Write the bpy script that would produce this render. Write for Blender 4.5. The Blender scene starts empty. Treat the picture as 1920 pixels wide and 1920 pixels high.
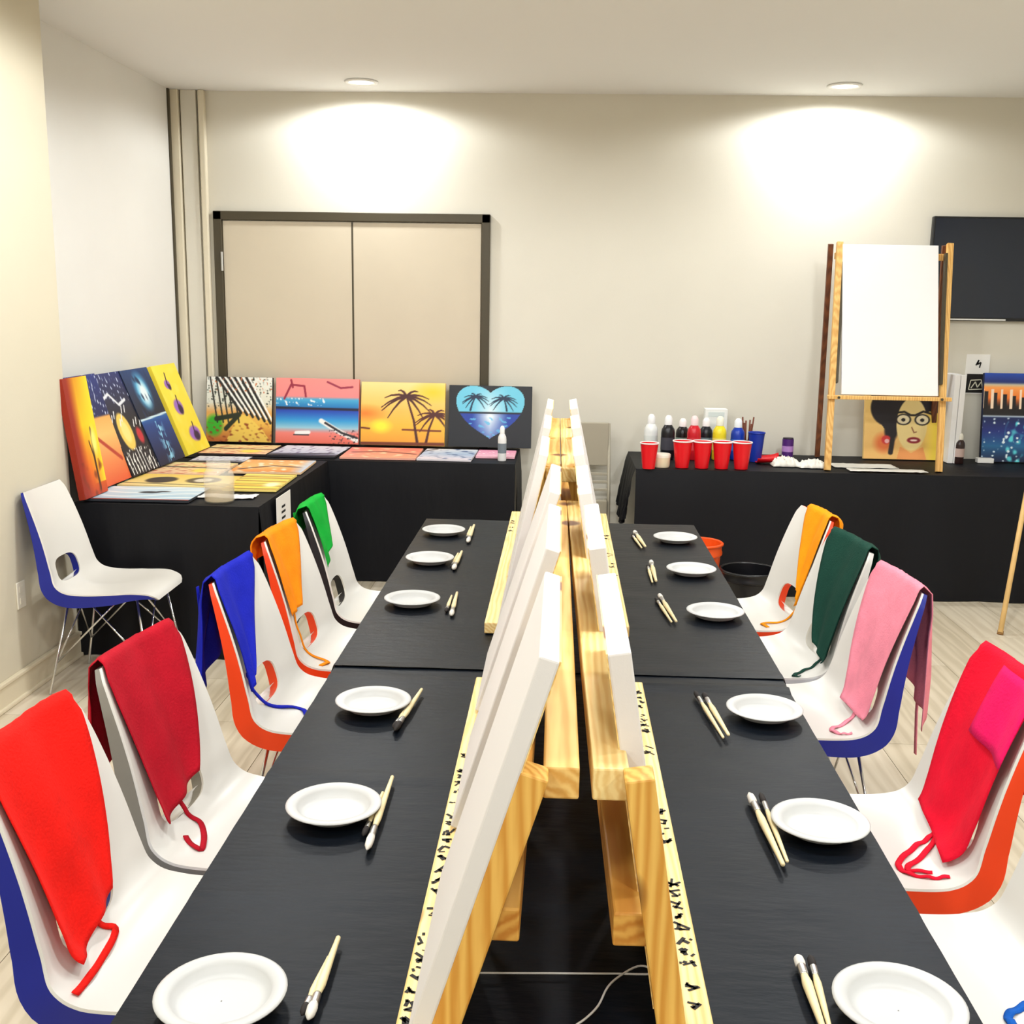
import bpy, bmesh, math, random
import numpy as np
from mathutils import Matrix, Vector, Euler

C = bpy.context.scene.collection
R = random.Random(7)

# ---------------------------------------------------------------- camera
FPX, CX, CY, CAMZ = 2055.0, 960.0, 980.0, 1.69
def _n(v): return v / np.linalg.norm(v)
_dy = _n(np.array([1056 - CX, 568 - CY, FPX]))
_dz = np.array([790 - CX, 11190 - CY, FPX]); _dz = _n(_dz - _dy * (_dz @ _dy))
_up = -_dz
_dx = np.cross(_dy, _up)
if _dx[0] < 0: _dx = -_dx
MW = np.array([_dx, _dy, _up])
CAM = np.array([0, 0, CAMZ])
def _ray(x, y): return MW @ np.array([x - CX, y - CY, FPX])
def onz(x, y, z): r = _ray(x, y); return CAM + r * ((z - CAMZ) / r[2])
def ony(x, y, Y): r = _ray(x, y); return CAM + r * (Y / r[1])
def onx(x, y, X): r = _ray(x, y); return CAM + r * (X / r[0])

cd = bpy.data.cameras.new('camera'); cam = bpy.data.objects.new('camera', cd); C.objects.link(cam)
cd.sensor_fit = 'HORIZONTAL'; cd.sensor_width = 36.0; cd.lens = 36.0 * FPX / 1920
cd.shift_x = 0; cd.shift_y = (CY - 960) / 1920; cd.clip_start = 0.05
m3 = np.stack([MW @ np.array([1, 0, 0]), MW @ np.array([0, -1, 0]), MW @ np.array([0, 0, -1])], 1)
cam.matrix_world = Matrix([list(m3[i]) + [float(CAM[i])] for i in range(3)] + [[0, 0, 0, 1]])
bpy.context.scene.camera = cam

# ---------------------------------------------------------------- world, exposure
sc = bpy.context.scene
w = bpy.data.worlds.new('room_air'); sc.world = w; w.use_nodes = True
w.node_tree.nodes['Background'].inputs[0].default_value = (1, 0.98, 0.95, 1)
w.node_tree.nodes['Background'].inputs[1].default_value = 0.0
sc.view_settings.view_transform = 'Standard'; sc.view_settings.look = 'None'
sc.view_settings.gamma = 1.0; sc.view_settings.use_curve_mapping = False
sc.view_settings.exposure = -0.44
try:
    sc.cycles.use_denoising = True
    sc.cycles.max_bounces = 7; sc.cycles.diffuse_bounces = 4; sc.cycles.adaptive_threshold = 0.02
except Exception: pass
# room measures
XL, XLR, XR, YW, YB, ZC, TT = -2.27, -2.52, 3.5, 7.24, -2.2, 2.97, 0.74
YBUMP = 4.93
LAMP_W = {'wall': 82.0, 'room': 150.0}
DOWNLIGHTS = [(x, y) for y in (6.9, 4.3, 1.9, -0.6) for x in (-1.24, 0.2, 1.62)]
DOWNLIGHTS = [p for p in DOWNLIGHTS if p != (0.2, 6.9)]

# ---------------------------------------------------------------- helpers
def lin(c):
    c = c / 255.0
    return c / 12.92 if c <= 0.04045 else ((c + 0.055) / 1.055) ** 2.4
def rgb(r, g, b): return (lin(r), lin(g), lin(b), 1.0)

MATS = {}
def mat(name, col, rough=0.5, metal=0.0, var=0.0, scale=8.0, bump=0.0, bscale=60.0, stretch=(1, 1, 1), spec=0.5,
        trans=0.0, emit=None, estr=0.0, coat=0.0, alpha=1.0, ior=1.45, sheen=0.0):
    if name in MATS: return MATS[name]
    m = bpy.data.materials.new(name); m.use_nodes = True; MATS[name] = m
    nt = m.node_tree; b = nt.nodes['Principled BSDF']
    col = rgb(*col) if max(col) > 1.0 else tuple(col) + (1.0,)
    b.inputs['Base Color'].default_value = col
    b.inputs['Roughness'].default_value = rough; b.inputs['Metallic'].default_value = metal
    b.inputs['Specular IOR Level'].default_value = spec; b.inputs['IOR'].default_value = ior
    b.inputs['Transmission Weight'].default_value = trans; b.inputs['Coat Weight'].default_value = coat
    b.inputs['Alpha'].default_value = alpha
    if sheen: b.inputs['Sheen Weight'].default_value = sheen
    if emit: b.inputs['Emission Color'].default_value = rgb(*emit); b.inputs['Emission Strength'].default_value = estr
    if var or bump:
        tc = nt.nodes.new('ShaderNodeTexCoord'); mp = nt.nodes.new('ShaderNodeMapping')
        mp.inputs['Scale'].default_value = stretch
        nt.links.new(tc.outputs['Object'], mp.inputs['Vector'])
    if var:
        n = nt.nodes.new('ShaderNodeTexNoise'); n.inputs['Scale'].default_value = scale; n.inputs['Detail'].default_value = 6
        nt.links.new(mp.outputs[0], n.inputs['Vector'])
        rp = nt.nodes.new('ShaderNodeValToRGB')
        rp.color_ramp.elements[0].position = 0.3; rp.color_ramp.elements[1].position = 0.7
        rp.color_ramp.elements[0].color = tuple(max(0, c * (1 - var)) for c in col[:3]) + (1,)
        rp.color_ramp.elements[1].color = tuple(min(1, c * (1 + var)) for c in col[:3]) + (1,)
        nt.links.new(n.outputs['Fac'], rp.inputs['Fac']); nt.links.new(rp.outputs['Color'], b.inputs['Base Color'])
    if bump:
        n2 = nt.nodes.new('ShaderNodeTexNoise'); n2.inputs['Scale'].default_value = bscale; n2.inputs['Detail'].default_value = 4
        nt.links.new(mp.outputs[0], n2.inputs['Vector'])
        bp = nt.nodes.new('ShaderNodeBump'); bp.inputs['Strength'].default_value = bump; bp.inputs['Distance'].default_value = 0.01
        nt.links.new(n2.outputs['Fac'], bp.inputs['Height']); nt.links.new(bp.outputs['Normal'], b.inputs['Normal'])
    return m

def wood(name, lo, hi, axis='Y', ring=16.0, rough=0.55, off=(0.3, 0, 0.4), knots=True):
    """solid-wood grain: distorted rings round an axis beside the beam, so sides streak and cut ends show rings"""
    if name in MATS: return MATS[name]
    m = bpy.data.materials.new(name); m.use_nodes = True; MATS[name] = m
    nt = m.node_tree; b = nt.nodes['Principled BSDF']; b.inputs['Roughness'].default_value = rough
    tc = nt.nodes.new('ShaderNodeTexCoord'); mp = nt.nodes.new('ShaderNodeMapping')
    mp.inputs['Location'].default_value = off
    sc_ = {'X': (0.07, 1, 1), 'Y': (1, 0.07, 1), 'Z': (1, 1, 0.07)}[axis]; mp.inputs['Scale'].default_value = sc_
    nt.links.new(tc.outputs['Object'], mp.inputs['Vector'])
    wv = nt.nodes.new('ShaderNodeTexWave'); wv.wave_type = 'RINGS'; wv.rings_direction = axis
    wv.inputs['Scale'].default_value = ring * 1.5; wv.inputs['Distortion'].default_value = 7.0
    wv.inputs['Detail'].default_value = 3.0; wv.inputs['Detail Scale'].default_value = 1.4
    nt.links.new(mp.outputs[0], wv.inputs['Vector'])
    ns = nt.nodes.new('ShaderNodeTexNoise'); ns.inputs['Scale'].default_value = 7; ns.inputs['Detail'].default_value = 5
    nt.links.new(mp.outputs[0], ns.inputs['Vector'])
    mx = nt.nodes.new('ShaderNodeMix'); mx.data_type = 'FLOAT'; mx.inputs[0].default_value = 0.66
    nt.links.new(wv.outputs['Fac'], mx.inputs[2]); nt.links.new(ns.outputs['Fac'], mx.inputs[3])
    rp = nt.nodes.new('ShaderNodeValToRGB'); rp.color_ramp.elements[0].position = 0.2; rp.color_ramp.elements[1].position = 0.75
    rp.color_ramp.elements[0].color = rgb(*lo); rp.color_ramp.elements[1].color = rgb(*hi)
    nt.links.new(mx.outputs[0], rp.inputs['Fac'])
    last = rp.outputs['Color']
    if knots:
        vo = nt.nodes.new('ShaderNodeTexVoronoi'); vo.inputs['Scale'].default_value = 5.5
        mp2 = nt.nodes.new('ShaderNodeMapping'); mp2.inputs['Scale'].default_value = {'X': (0.8, 1, 1), 'Y': (1, 0.8, 1), 'Z': (1, 1, 0.8)}[axis]
        nt.links.new(tc.outputs['Object'], mp2.inputs['Vector']); nt.links.new(mp2.outputs[0], vo.inputs['Vector'])
        r2 = nt.nodes.new('ShaderNodeValToRGB'); r2.color_ramp.elements[0].position = 0.10; r2.color_ramp.elements[1].position = 0.17
        r2.color_ramp.elements[0].color = rgb(110, 60, 20); r2.color_ramp.elements[1].color = (1, 1, 1, 1)
        nt.links.new(vo.outputs['Distance'], r2.inputs['Fac'])
        mm = nt.nodes.new('ShaderNodeMix'); mm.data_type = 'RGBA'; mm.blend_type = 'MULTIPLY'; mm.inputs[0].default_value = 0.9
        nt.links.new(last, mm.inputs[6]); nt.links.new(r2.outputs['Color'], mm.inputs[7]); last = mm.outputs[2]
    nt.links.new(last, b.inputs['Base Color'])
    bp = nt.nodes.new('ShaderNodeBump'); bp.inputs['Strength'].default_value = 0.15; bp.inputs['Distance'].default_value = 0.004
    nt.links.new(mx.outputs[0], bp.inputs['Height']); nt.links.new(bp.outputs['Normal'], b.inputs['Normal'])
    return m

WM = {}
def tag(o, label=None, cat=None, group=None, kind=None):
    if label: o['label'] = label
    if cat: o['category'] = cat
    if group: o['group'] = group
    if kind: o['kind'] = kind
    return o
def empty(name, loc, rz=0.0, label=None, cat=None, group=None):
    o = bpy.data.objects.new(name, None); C.objects.link(o); o.empty_display_size = 0.05
    o.location = loc; o.rotation_euler = (0, 0, rz)
    WM[o.name] = Matrix.Translation(Vector(loc)) @ Matrix.Rotation(rz, 4, 'Z')
    return tag(o, label, cat, group)

class MB:
    def __init__(s): s.v = []; s.f = []
    def add(s, vs, fs, M=None):
        o = len(s.v)
        s.v += [tuple(M @ Vector(v)) for v in vs] if M is not None else [tuple(v) for v in vs]
        s.f += [tuple(i + o for i in f) for f in fs]; return s
    def box(s, x0, x1, y0, y1, z0, z1, M=None):
        vs = [(x, y, z) for x in (x0, x1) for y in (y0, y1) for z in (z0, z1)]
        return s.add(vs, [(0, 1, 3, 2), (4, 6, 7, 5), (0, 4, 5, 1), (2, 3, 7, 6), (0, 2, 6, 4), (1, 5, 7, 3)], M)
    def beam(s, p0, p1, a, b, up=(0, 0, 1)):
        """box from p0 to p1 (centre line), a wide across, b along 'up'"""
        p0, p1 = Vector(p0), Vector(p1); d = (p1 - p0).normalized(); u = Vector(up)
        x = d.cross(u).normalized(); u = x.cross(d).normalized()
        vs = []
        for p in (p0, p1):
            for i, j in ((-1, -1), (1, -1), (1, 1), (-1, 1)): vs.append(p + x * (a / 2 * i) + u * (b / 2 * j))
        return s.add(vs, [(3, 2, 1, 0), (4, 5, 6, 7), (0, 1, 5, 4), (1, 2, 6, 5), (2, 3, 7, 6), (3, 0, 4, 7)])
    def tube(s, pts, r, n=8, closed=False, M=None):
        P = [Vector(p) for p in pts]; k = len(P); vs = []; fs = []; ref = None
        for i, p in enumerate(P):
            a = P[(i - 1) % k] if closed or i else p; c = P[(i + 1) % k] if closed or i < k - 1 else p
            t = (c - a).normalized()
            if ref is None: ref = Vector((0, 0, 1)) if abs(t.z) < 0.9 else Vector((1, 0, 0))
            x = (ref - t * ref.dot(t)).normalized(); ref = x; y = t.cross(x)
            rr = r[i] if isinstance(r, (list, tuple)) else r
            for q in range(n):
                g = 2 * math.pi * q / n; vs.append(p + x * (rr * math.cos(g)) + y * (rr * math.sin(g)))
        for i in range(k if closed else k - 1):
            j = (i + 1) % k
            for q in range(n): fs.append((i * n + q, i * n + (q + 1) % n, j * n + (q + 1) % n, j * n + q))
        if not closed: fs += [tuple(range(n))[::-1], tuple((k - 1) * n + q for q in range(n))]
        return s.add(vs, fs, M)
    def lathe(s, prof, n=28, M=None, cap=True):
        vs = []; fs = []; k = len(prof)
        for (r, z) in prof:
            for q in range(n):
                g = 2 * math.pi * q / n; vs.append((r * math.cos(g), r * math.sin(g), z))
        for i in range(k - 1):
            for q in range(n): fs.append((i * n + q, i * n + (q + 1) % n, (i + 1) * n + (q + 1) % n, (i + 1) * n + q))
        if cap: fs += [tuple(range(n))[::-1], tuple((k - 1) * n + q for q in range(n))]
        return s.add(vs, fs, M)
    def grid(s, pts, M=None, flip=False):
        ny, nx = len(pts), len(pts[0]); vs = [p for row in pts for p in row]; fs = []
        for j in range(ny - 1):
            for i in range(nx - 1):
                f = (j * nx + i, j * nx + i + 1, (j + 1) * nx + i + 1, (j + 1) * nx + i); fs.append(f[::-1] if flip else f)
        return s.add(vs, fs, M)
    def mesh(s, name, m, smooth=False, local=None):
        me = bpy.data.meshes.new(name)
        vs = [tuple(local @ Vector(v)) for v in s.v] if local is not None else s.v
        me.from_pydata(vs, [], s.f); me.update()
        if m: me.materials.append(m)
        if smooth: me.polygons.foreach_set('use_smooth', [True] * len(me.polygons))
        return me
    def build(s, name, m, parent=None, smooth=False, origin=None, bevel=0.0, world=True, solid=0.0, auto=None, sub=0):
        if parent is not None: loc = WM[parent.name].inverted() if world else None
        else:
            if origin is None:
                a = np.array(s.v); origin = ((a[:, 0].min() + a[:, 0].max()) / 2, (a[:, 1].min() + a[:, 1].max()) / 2, a[:, 2].min())
            loc = Matrix.Translation(-Vector(origin))
        o = bpy.data.objects.new(name, s.mesh(name, m, smooth, loc)); C.objects.link(o)
        if parent is not None: o.parent = parent; WM[o.name] = WM[parent.name] if world else WM[parent.name].copy()
        else: o.location = origin; WM[o.name] = Matrix.Translation(Vector(origin))
        if solid: q = o.modifiers.new('thickness', 'SOLIDIFY'); q.thickness = solid; q.offset = 0
        if bevel: q = o.modifiers.new('edge', 'BEVEL'); q.width = bevel; q.segments = 2; q.limit_method = 'ANGLE'; q.angle_limit = 0.6
        if sub: q = o.modifiers.new('smooth', 'SUBSURF'); q.levels = sub; q.render_levels = sub
        if auto is not None:
            o.data.polygons.foreach_set('use_smooth', [True] * len(o.data.polygons))
            o.data.set_sharp_from_angle(angle=auto)
        return o
def place(o, name, parent=None):
    c = o.copy(); C.objects.link(c); c.name = name; c.parent = parent; return c

# ---------------------------------------------------------------- materials
M_wall = mat('wall_paint', (221, 216, 202), 0.85, var=0.015, scale=2.5, bump=0.05, bscale=180)
M_wallb = mat('wall_paint_grey_white', (228, 226, 220), 0.85, var=0.015, scale=2.5, bump=0.05, bscale=180)
M_ceil = mat('ceiling_paint', (240, 240, 238), 0.9)
M_trim = mat('trim_paint', (224, 214, 190), 0.5)
M_base = mat('baseboard_paint', (222, 210, 182), 0.45)
M_frame = mat('door_frame_bronze', (70, 62, 44), 0.45)
M_leaf = mat('door_leaf', (206, 194, 172), 0.55, var=0.02, scale=3)
M_steel = mat('brushed_steel', (200, 200, 198), 0.3, 1.0)
M_chrome = mat('chrome', (215, 215, 215), 0.15, 1.0)
M_cloth = mat('black_table_plastic', (9, 15, 23), 0.42, var=0.25, scale=3, bump=0.14, bscale=22, stretch=(0.7, 2.4, 1), spec=0.16)
M_drape = mat('black_drape', (6, 7, 14), 0.6, var=0.2, scale=2, bump=0.15, bscale=14, stretch=(1.5, 1.5, 0.5), spec=0.3)
M_white = mat('white_shell', (222, 218, 210), 0.32, spec=0.5)
M_shell = {'white': mat('shell_white', (212, 210, 204), 0.35), 'blue': mat('shell_blue', (24, 36, 140), 0.35),
           'grey': mat('shell_grey', (138, 134, 124), 0.4), 'orange': mat('shell_orange', (236, 64, 12), 0.38),
           'black': mat('shell_black', (18, 18, 22), 0.4)}
M_canvas = mat('blank_canvas', (228, 224, 220), 0.8, bump=0.06, bscale=500)
M_plate = mat('paper_plate', (198, 198, 196), 0.45)
M_lumber = [wood('pine_lumber_%s' % k, lo, hi, 'Y', rg, off=of) for k, lo, hi, rg, of in (
    ('honey', (214, 150, 56), (250, 212, 130), 14, (0.31, 0, 0.2)), ('pale', (226, 178, 92), (252, 226, 158), 18, (0.2, 0, -0.33)),
    ('amber', (200, 124, 36), (244, 192, 96), 12, (-0.3, 0, 0.28)))]
M_ledge = wood('pine_ledge', (222, 172, 88), (250, 224, 160), 'Y', 20, off=(0.5, 0, 0.3))
M_leg = wood('pine_leg', (206, 138, 44), (246, 200, 104), 'Z', 16, off=(0.3, 0.22, 0))
M_easel = wood('easel_beech', (206, 146, 66), (244, 200, 122), 'Z', 14, knots=False)
M_easel_d = wood('easel_walnut', (84, 42, 18), (134, 76, 38), 'Z', 14, knots=False)
M_handle = mat('brush_handle', (238, 220, 172), 0.4, var=0.08, scale=30)
M_bristle = mat('brush_bristle', (34, 28, 26), 0.8)
M_bristle_w = mat('brush_bristle_white', (225, 220, 210), 0.8)
M_ink = mat('black_marker_ink', (22, 18, 16), 0.7)
M_plug = mat('ivory_plastic', (236, 230, 212), 0.4)

# ---------------------------------------------------------------- room
def struct(o): return tag(o, kind='structure')
fl = MB().box(XLR - .3, XR, YB, YW, -0.06, -0.006).build('floor', mat('floor_joint', (120, 108, 92), 0.8)); struct(fl)
M_planks = []
for k, (lo, hi) in enumerate((((196, 182, 156), (222, 210, 186)), ((204, 190, 166), (228, 217, 196)), ((188, 174, 148), (216, 203, 180)))):
    M_planks.append(wood('vinyl_plank_%s' % ('beige', 'pale', 'taupe')[k], lo, hi, 'Y', 9, 0.42, off=(0.4, 0.1 * k, 0.9), knots=False))
PW, PL = 0.30, 1.5
pm = []
for k in range(3):
    t = MB().box(-PW / 2 + .0012, PW / 2 - .0012, -PL / 2 + .0012, PL / 2 - .0012, -0.006, 0.0).mesh('plank', M_planks[k]); pm.append(t)
x = 1.894 - PW / 2 - PW * 14; col = 0
while x - PW / 2 < XR:
    y = 0.9 - (col % 3) * 0.5
    while y < YW + PL / 2:
        y0, y1 = max(y - PL / 2, 0.6), min(y + PL / 2, YW)
        x0, x1 = max(x - PW / 2, XLR), min(x + PW / 2, XR)
        if y1 - y0 > .05 and x1 - x0 > .02:
            o = bpy.data.objects.new('plank', pm[R.randrange(3)]); C.objects.link(o); o.parent = fl
            o.location = Vector(((x0 + x1) / 2, (y0 + y1) / 2, 0)) - fl.location
            o.scale = ((x1 - x0) / PW, (y1 - y0) / PL, 1)
        y += PL
    x += PW; col += 1
struct(MB().box(XLR - .3, XR + .1, YB, YW + .1, ZC, ZC + .08).build('ceiling', M_ceil))
struct(MB().box(XLR - .3, XR + .1, YW, YW + .1, -.06, ZC).build('wall_back', M_wall))
wl = MB().box(XL - .3, XL, YB, YBUMP, -.06, ZC).build('wall_left', mat('wall_paint_beige', (212, 203, 180), 0.85, var=0.015, scale=2.5, bump=0.05, bscale=180)); struct(wl)
MB().box(XL - .3, XLR, YBUMP, YW, -.06, ZC).build('recessed_wall_panel', M_wallb, wl)
struct(MB().box(XR, XR + .1, YB, YW, -.06, ZC).build('wall_right', M_wall))
struct(MB().box(XLR - .3, XR + .1, YB - .1, YB, -.06, ZC).build('wall_front', M_wall))
# baseboard on the left wall: board, cap bead and shoe
bb = MB().box(XL, XL + .014, YB, YBUMP, 0, .105).build('baseboard_left', M_base, bevel=.002); struct(bb)
MB().box(XL, XL + .022, YB, YBUMP, .105, .122).build('cap_bead', M_base, bb, bevel=.004)
MB().box(XL, XL + .024, YB, YBUMP, 0, .02).build('shoe_moulding', M_base, bb, bevel=.006)
# casing boards beside the corner
dl = ony(401, 395, YW)[0]; dr = ony(920, 408, YW)[0]; dtop = 2.235
tr = MB().box(XLR, XLR + .06, YW - .05, YW, 0, ZC).build('trim_1', M_trim, bevel=.004); struct(tr)
MB().box(XLR + .07, XLR + .17, YW - .03, YW, 0, ZC).build('flat_board', M_wall, tr, bevel=.004)
MB().box(XLR + .185, XLR + .225, YW - .045, YW, 0, ZC).build('edge_bead', M_trim, tr, bevel=.008)
MB().box(XLR + .0, XLR + .012, YW - .075, YW - .05, 0, ZC).build('dark_gap_strip', M_frame, tr)
# double door
d = empty('door_1', ((dl + dr) / 2, YW, 0)); struct(d)
fw = .055
MB().box(dl, dl + fw, YW - .03, YW, 0, dtop).build('frame_jamb', M_frame, d, bevel=.004)
MB().box(dr - fw, dr, YW - .03, YW, 0, dtop).build('frame_jamb', M_frame, d, bevel=.004)
MB().box(dl, dr, YW - .03, YW, dtop - fw, dtop).build('frame_head', M_frame, d, bevel=.004)
dm = ony(661, 417, YW)[0]
for a, b in ((dl + fw + .003, dm - .004), (dm + .004, dr - fw - .003)):
    lf = MB().box(a, b, YW - .014, YW - .001, .01, dtop - fw - .004).build('door_leaf', M_leaf, d, bevel=.002)
h0 = ony(415, 490, YW - .03)
MB().tube([(dl + fw - .002, YW - .034, h0[2] - .06), (dl + fw - .002, YW - .034, h0[2] + .06)], .008, 10).build('hinge', M_steel, d, smooth=False)
MB().box(dm - .006, dm + .006, YW - .0155, YW - .003, .01, dtop - fw - .004).build('astragal', M_frame, d)
# outlet on the left wall
oc = onx(38, 1115, XL)
ot = empty('wall_outlet', (XL, oc[1], oc[2] - .06), 0, 'ivory outlet plate low on the left wall behind blue backed chair', 'outlet')
MB().box(XL, XL + .006, oc[1] - .036, oc[1] + .036, oc[2] - .058, oc[2] + .058).build('cover_plate', M_plug, ot, bevel=.003)
for s in (-1, 1):
    q = MB().box(XL + .006, XL + .008, oc[1] - .016, oc[1] + .016, oc[2] + s * .025 - .014, oc[2] + s * .025 + .014).build('socket', M_plug, ot, bevel=.003)
# downlights
M_lens = mat('lamp_lens', (255, 250, 240), 0.5, emit=(255, 246, 230), estr=6.0)
M_ring = mat('lamp_ring', (245, 245, 242), 0.4)
for k, (x, y) in enumerate(DOWNLIGHTS):
    nm = 'washing the wall above the %s' % ('double door' if x < 0 else 'bottles and easel') if y > 6 else \
        'in the ceiling ' + {(-1.24, 4.3): 'over the green apron chair', (.2, 4.3): 'over the table end near the drapes', (1.62, 4.3): 'beside the amber apron chair',
                             (-1.24, 1.9): 'over the red apron chair', (.2, 1.9): 'over the lettered A-frame easel', (1.62, 1.9): 'over the pinkish red apron chair',
                             (-1.24, -.6): 'past the red apron chair, away from the door', (.2, -.6): 'past the lettered A-frame, away from the door', (1.62, -.6): 'past the blue strap chair, away from the door'}[(x, y)]
    r = empty('recessed_downlight', (x, y, ZC - .012), 0, 'round white recessed downlight ' + nm, 'light', 'recessed ceiling lights')
    MB().lathe([(.075, ZC - .002), (.102, ZC - .002), (.100, ZC - .010), (.080, ZC - .012), (.075, ZC - .002)], 32, Matrix.Translation((x, y, 0)), cap=False).build('trim_ring', M_ring, r, smooth=True)
    MB().lathe([(.001, ZC - .004), (.076, ZC - .004)], 32, Matrix.Translation((x, y, 0)), cap=False).build('lens', M_lens, r)
    ld = bpy.data.lights.new('downlight', 'SPOT'); ld.spot_size = math.radians(172); ld.spot_blend = 0.25
    ld.shadow_soft_size = .07 if y > 6 else .16; ld.energy = LAMP_W['wall' if y > 6 else 'room']
    ld.color = (.955, .985, 1.0)
    lo = bpy.data.objects.new('downlight_lamp', ld); C.objects.link(lo); lo.location = (x, y, ZC - .03)

# ---------------------------------------------------------------- tables and cloths
def smooth_noise(seed):
    rr = np.random.RandomState(seed); ph = rr.rand(8) * 6.28; fr = rr.rand(8, 2) * 9 + 1.5
    return lambda a, b: float(sum(math.sin(fr[i, 0] * a + fr[i, 1] * b + ph[i]) / (1 + .35 * i) for i in range(8)) / 4)

def table(name, x0, x1, y0, y1, label, inset=.12):
    t = empty(name, ((x0 + x1) / 2, (y0 + y1) / 2, 0), 0, label, 'table')
    MB().box(x0, x1, y0, y1, TT - .035, TT - .003).build('tabletop', mat('table_laminate', (150, 146, 138), .5), t, bevel=.006)
    for x in (x0 + inset, x1 - inset):
        for y in (y0 + .1, y1 - .1):
            MB().tube([(x, y, 0), (x, y, TT - .035)], .014, 10).build('leg', M_steel, t, smooth=True)
    return t

def cloth(name, x0, x1, y0, y1, z, drop, label, amp=.006, m=None, ridge=None, seed=1, flare=0.0, nx=40, ny=70, ripple=1.0):
    """drop: dict side -> hang length; a real sheet lying on the top and hanging off its sides"""
    nz = smooth_noise(seed); mb = MB(); g = []
    for j in range(ny + 1):
        row = []
        for i in range(nx + 1):
            x = x0 + (x1 - x0) * i / nx; y = y0 + (y1 - y0) * j / ny
            zz = z + .0012 * nz(x * 5, y * 8) * ripple
            for (ry, rh, rw) in (ridge or []): zz += rh * math.exp(-((y - ry - .006 * math.sin(4 * x)) / rw) ** 2)
            row.append((x, y, zz))
        g.append(row)
    mb.grid(g)
    W = nx + 1
    def side(idx, out, L):
        base = [mb.v[i] for i in idx]; n = len(base); rows = [base]; K = 10
        for k in range(1, K + 1):
            t = k / K; row = []
            for q, p in enumerate(base):
                s_ = q / (n - 1)
                o = .012 * min(1, t * 6) + flare * t + amp * t * nz(s_ * 14 + 3, t * 1.2) + amp * t * .7 * math.sin(s_ * 31 + seed)
                l = L(s_) if callable(L) else L
                row.append((p[0] + out[0] * o, p[1] + out[1] * o, p[2] - l * t))
            rows.append(row)
        # duplicated first row keeps a crisp folded edge
        mb.grid(rows)
    if 'w' in drop: side([j * W for j in range(ny + 1)], (-1, 0), drop['w'])
    if 'e' in drop: side([j * W + nx for j in range(ny + 1)], (1, 0), drop['e'])
    if 's' in drop: side(list(range(W)), (0, -1), drop['s'])
    if 'n' in drop: side([ny * W + i for i in range(W)], (0, 1), drop['n'])
    o = mb.build(name, m or M_cloth, smooth=True); o.data.set_sharp_from_angle(angle=.9)
    return tag(o, label, 'tablecloth')

MX0, MX1 = -.578, .594
table('folding_table', MX0 + .01, MX1 - .01, .76, 2.74, 'folding table under the long black cloth by the red apron chair')
table('folding_table', MX0 + .01, MX1 - .01, 2.76, 4.73, 'folding table under the long black cloth by the green apron chair')
cloth('tablecloth', MX0, MX1, .75, 2.745, TT, {'w': .2, 'e': .2, 's': .2}, 'black plastic cloth on the table with the big string tied wood frame', seed=3,
      ridge=[(2.655, .008, .008), (2.07, .004, .008), (1.62, .003, .010)])
cloth('tablecloth', MX0 - .003, MX1 + .003, 2.735, 4.745, TT + .003, {'w': .2, 'e': .2, 'n': .25}, 'black plastic cloth on the far table reaching toward the draped back tables', seed=5,
      ridge=[(2.75, .004, .012), (3.5, .002, .012), (4.1, .002, .012)])

ST = (-2.262, -1.385, 4.93, 6.44)      # side table
DT = (-2.46, -.262, 6.47, 7.19)       # table before the door
RT = (.452, 3.0, 6.42, 7.19)          # table with the easel
table('folding_table', ST[0] + .01, ST[1] - .01, ST[2] + .01, ST[3], 'folding table hidden under the black drape along the left wall')
table('folding_table', DT[0] + .01, DT[1] - .01, DT[2] + .01, DT[3], 'folding table hidden under the black drape before the double door')
table('folding_table', RT[0] + .01, RT[1] - .01, RT[2] + .01, RT[3], 'folding table hidden under the black drape holding easel and bottles')
cloth('tablecloth', *ST, TT, {'s': .735, 'e': .735}, 'black floor length cloth on the table with jar and leaning canvases', amp=.012, m=M_drape, seed=8)
cloth('tablecloth', *DT, TT + .002, {'s': .737, 'e': .737}, 'black floor length cloth on the table before the double door', amp=.012, m=M_drape, seed=9)
cloth('tablecloth', *RT, TT, {'s': lambda s: .735, 'e': .735, 'w': lambda s: .30 + .10 * math.sin(s * 3.1)}, 'black floor length cloth on the table with easel and red cups', amp=.014, m=M_drape, seed=11, flare=.05)

# ---------------------------------------------------------------- shell chairs
_prof = np.array([(.238, .418), (.228, .436), (.20, .447), (.14, .449), (.05, .438), (-.05, .429), (-.12, .430), (-.17, .445), (-.206, .48),
                  (-.226, .54), (-.246, .62), (-.274, .72), (-.305, .815), (-.325, .868)])
def _cr(P, n):
    Q = np.vstack([2 * P[0] - P[1], P, 2 * P[-1] - P[-2]]); out = []
    for i in range(1, len(Q) - 2):
        for t in np.linspace(0, 1, n, endpoint=False):
            a, b, c, d_ = Q[i - 1], Q[i], Q[i + 1], Q[i + 2]
            out.append(.5 * ((2 * b) + (-a + c) * t + (2 * a - 5 * b + 4 * c - d_) * t * t + (-a + 3 * b - 3 * c + d_) * t ** 3))
    out.append(P[-1]); return np.array(out)
_pd = _cr(_prof, 24); _al = np.concatenate([[0], np.cumsum(np.linalg.norm(np.diff(_pd, axis=0), axis=1))]); _al /= _al[-1]
_kv = [0, .03, .10, .25, .42, .52, .60, .75, .90, .965, 1.0]
_kw = [.150, .186, .214, .232, .236, .228, .216, .204, .193, .186, .170]
_kd = [.0, .004, .012, .022, .030, .034, .037, .036, .032, .030, .026]
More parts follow.
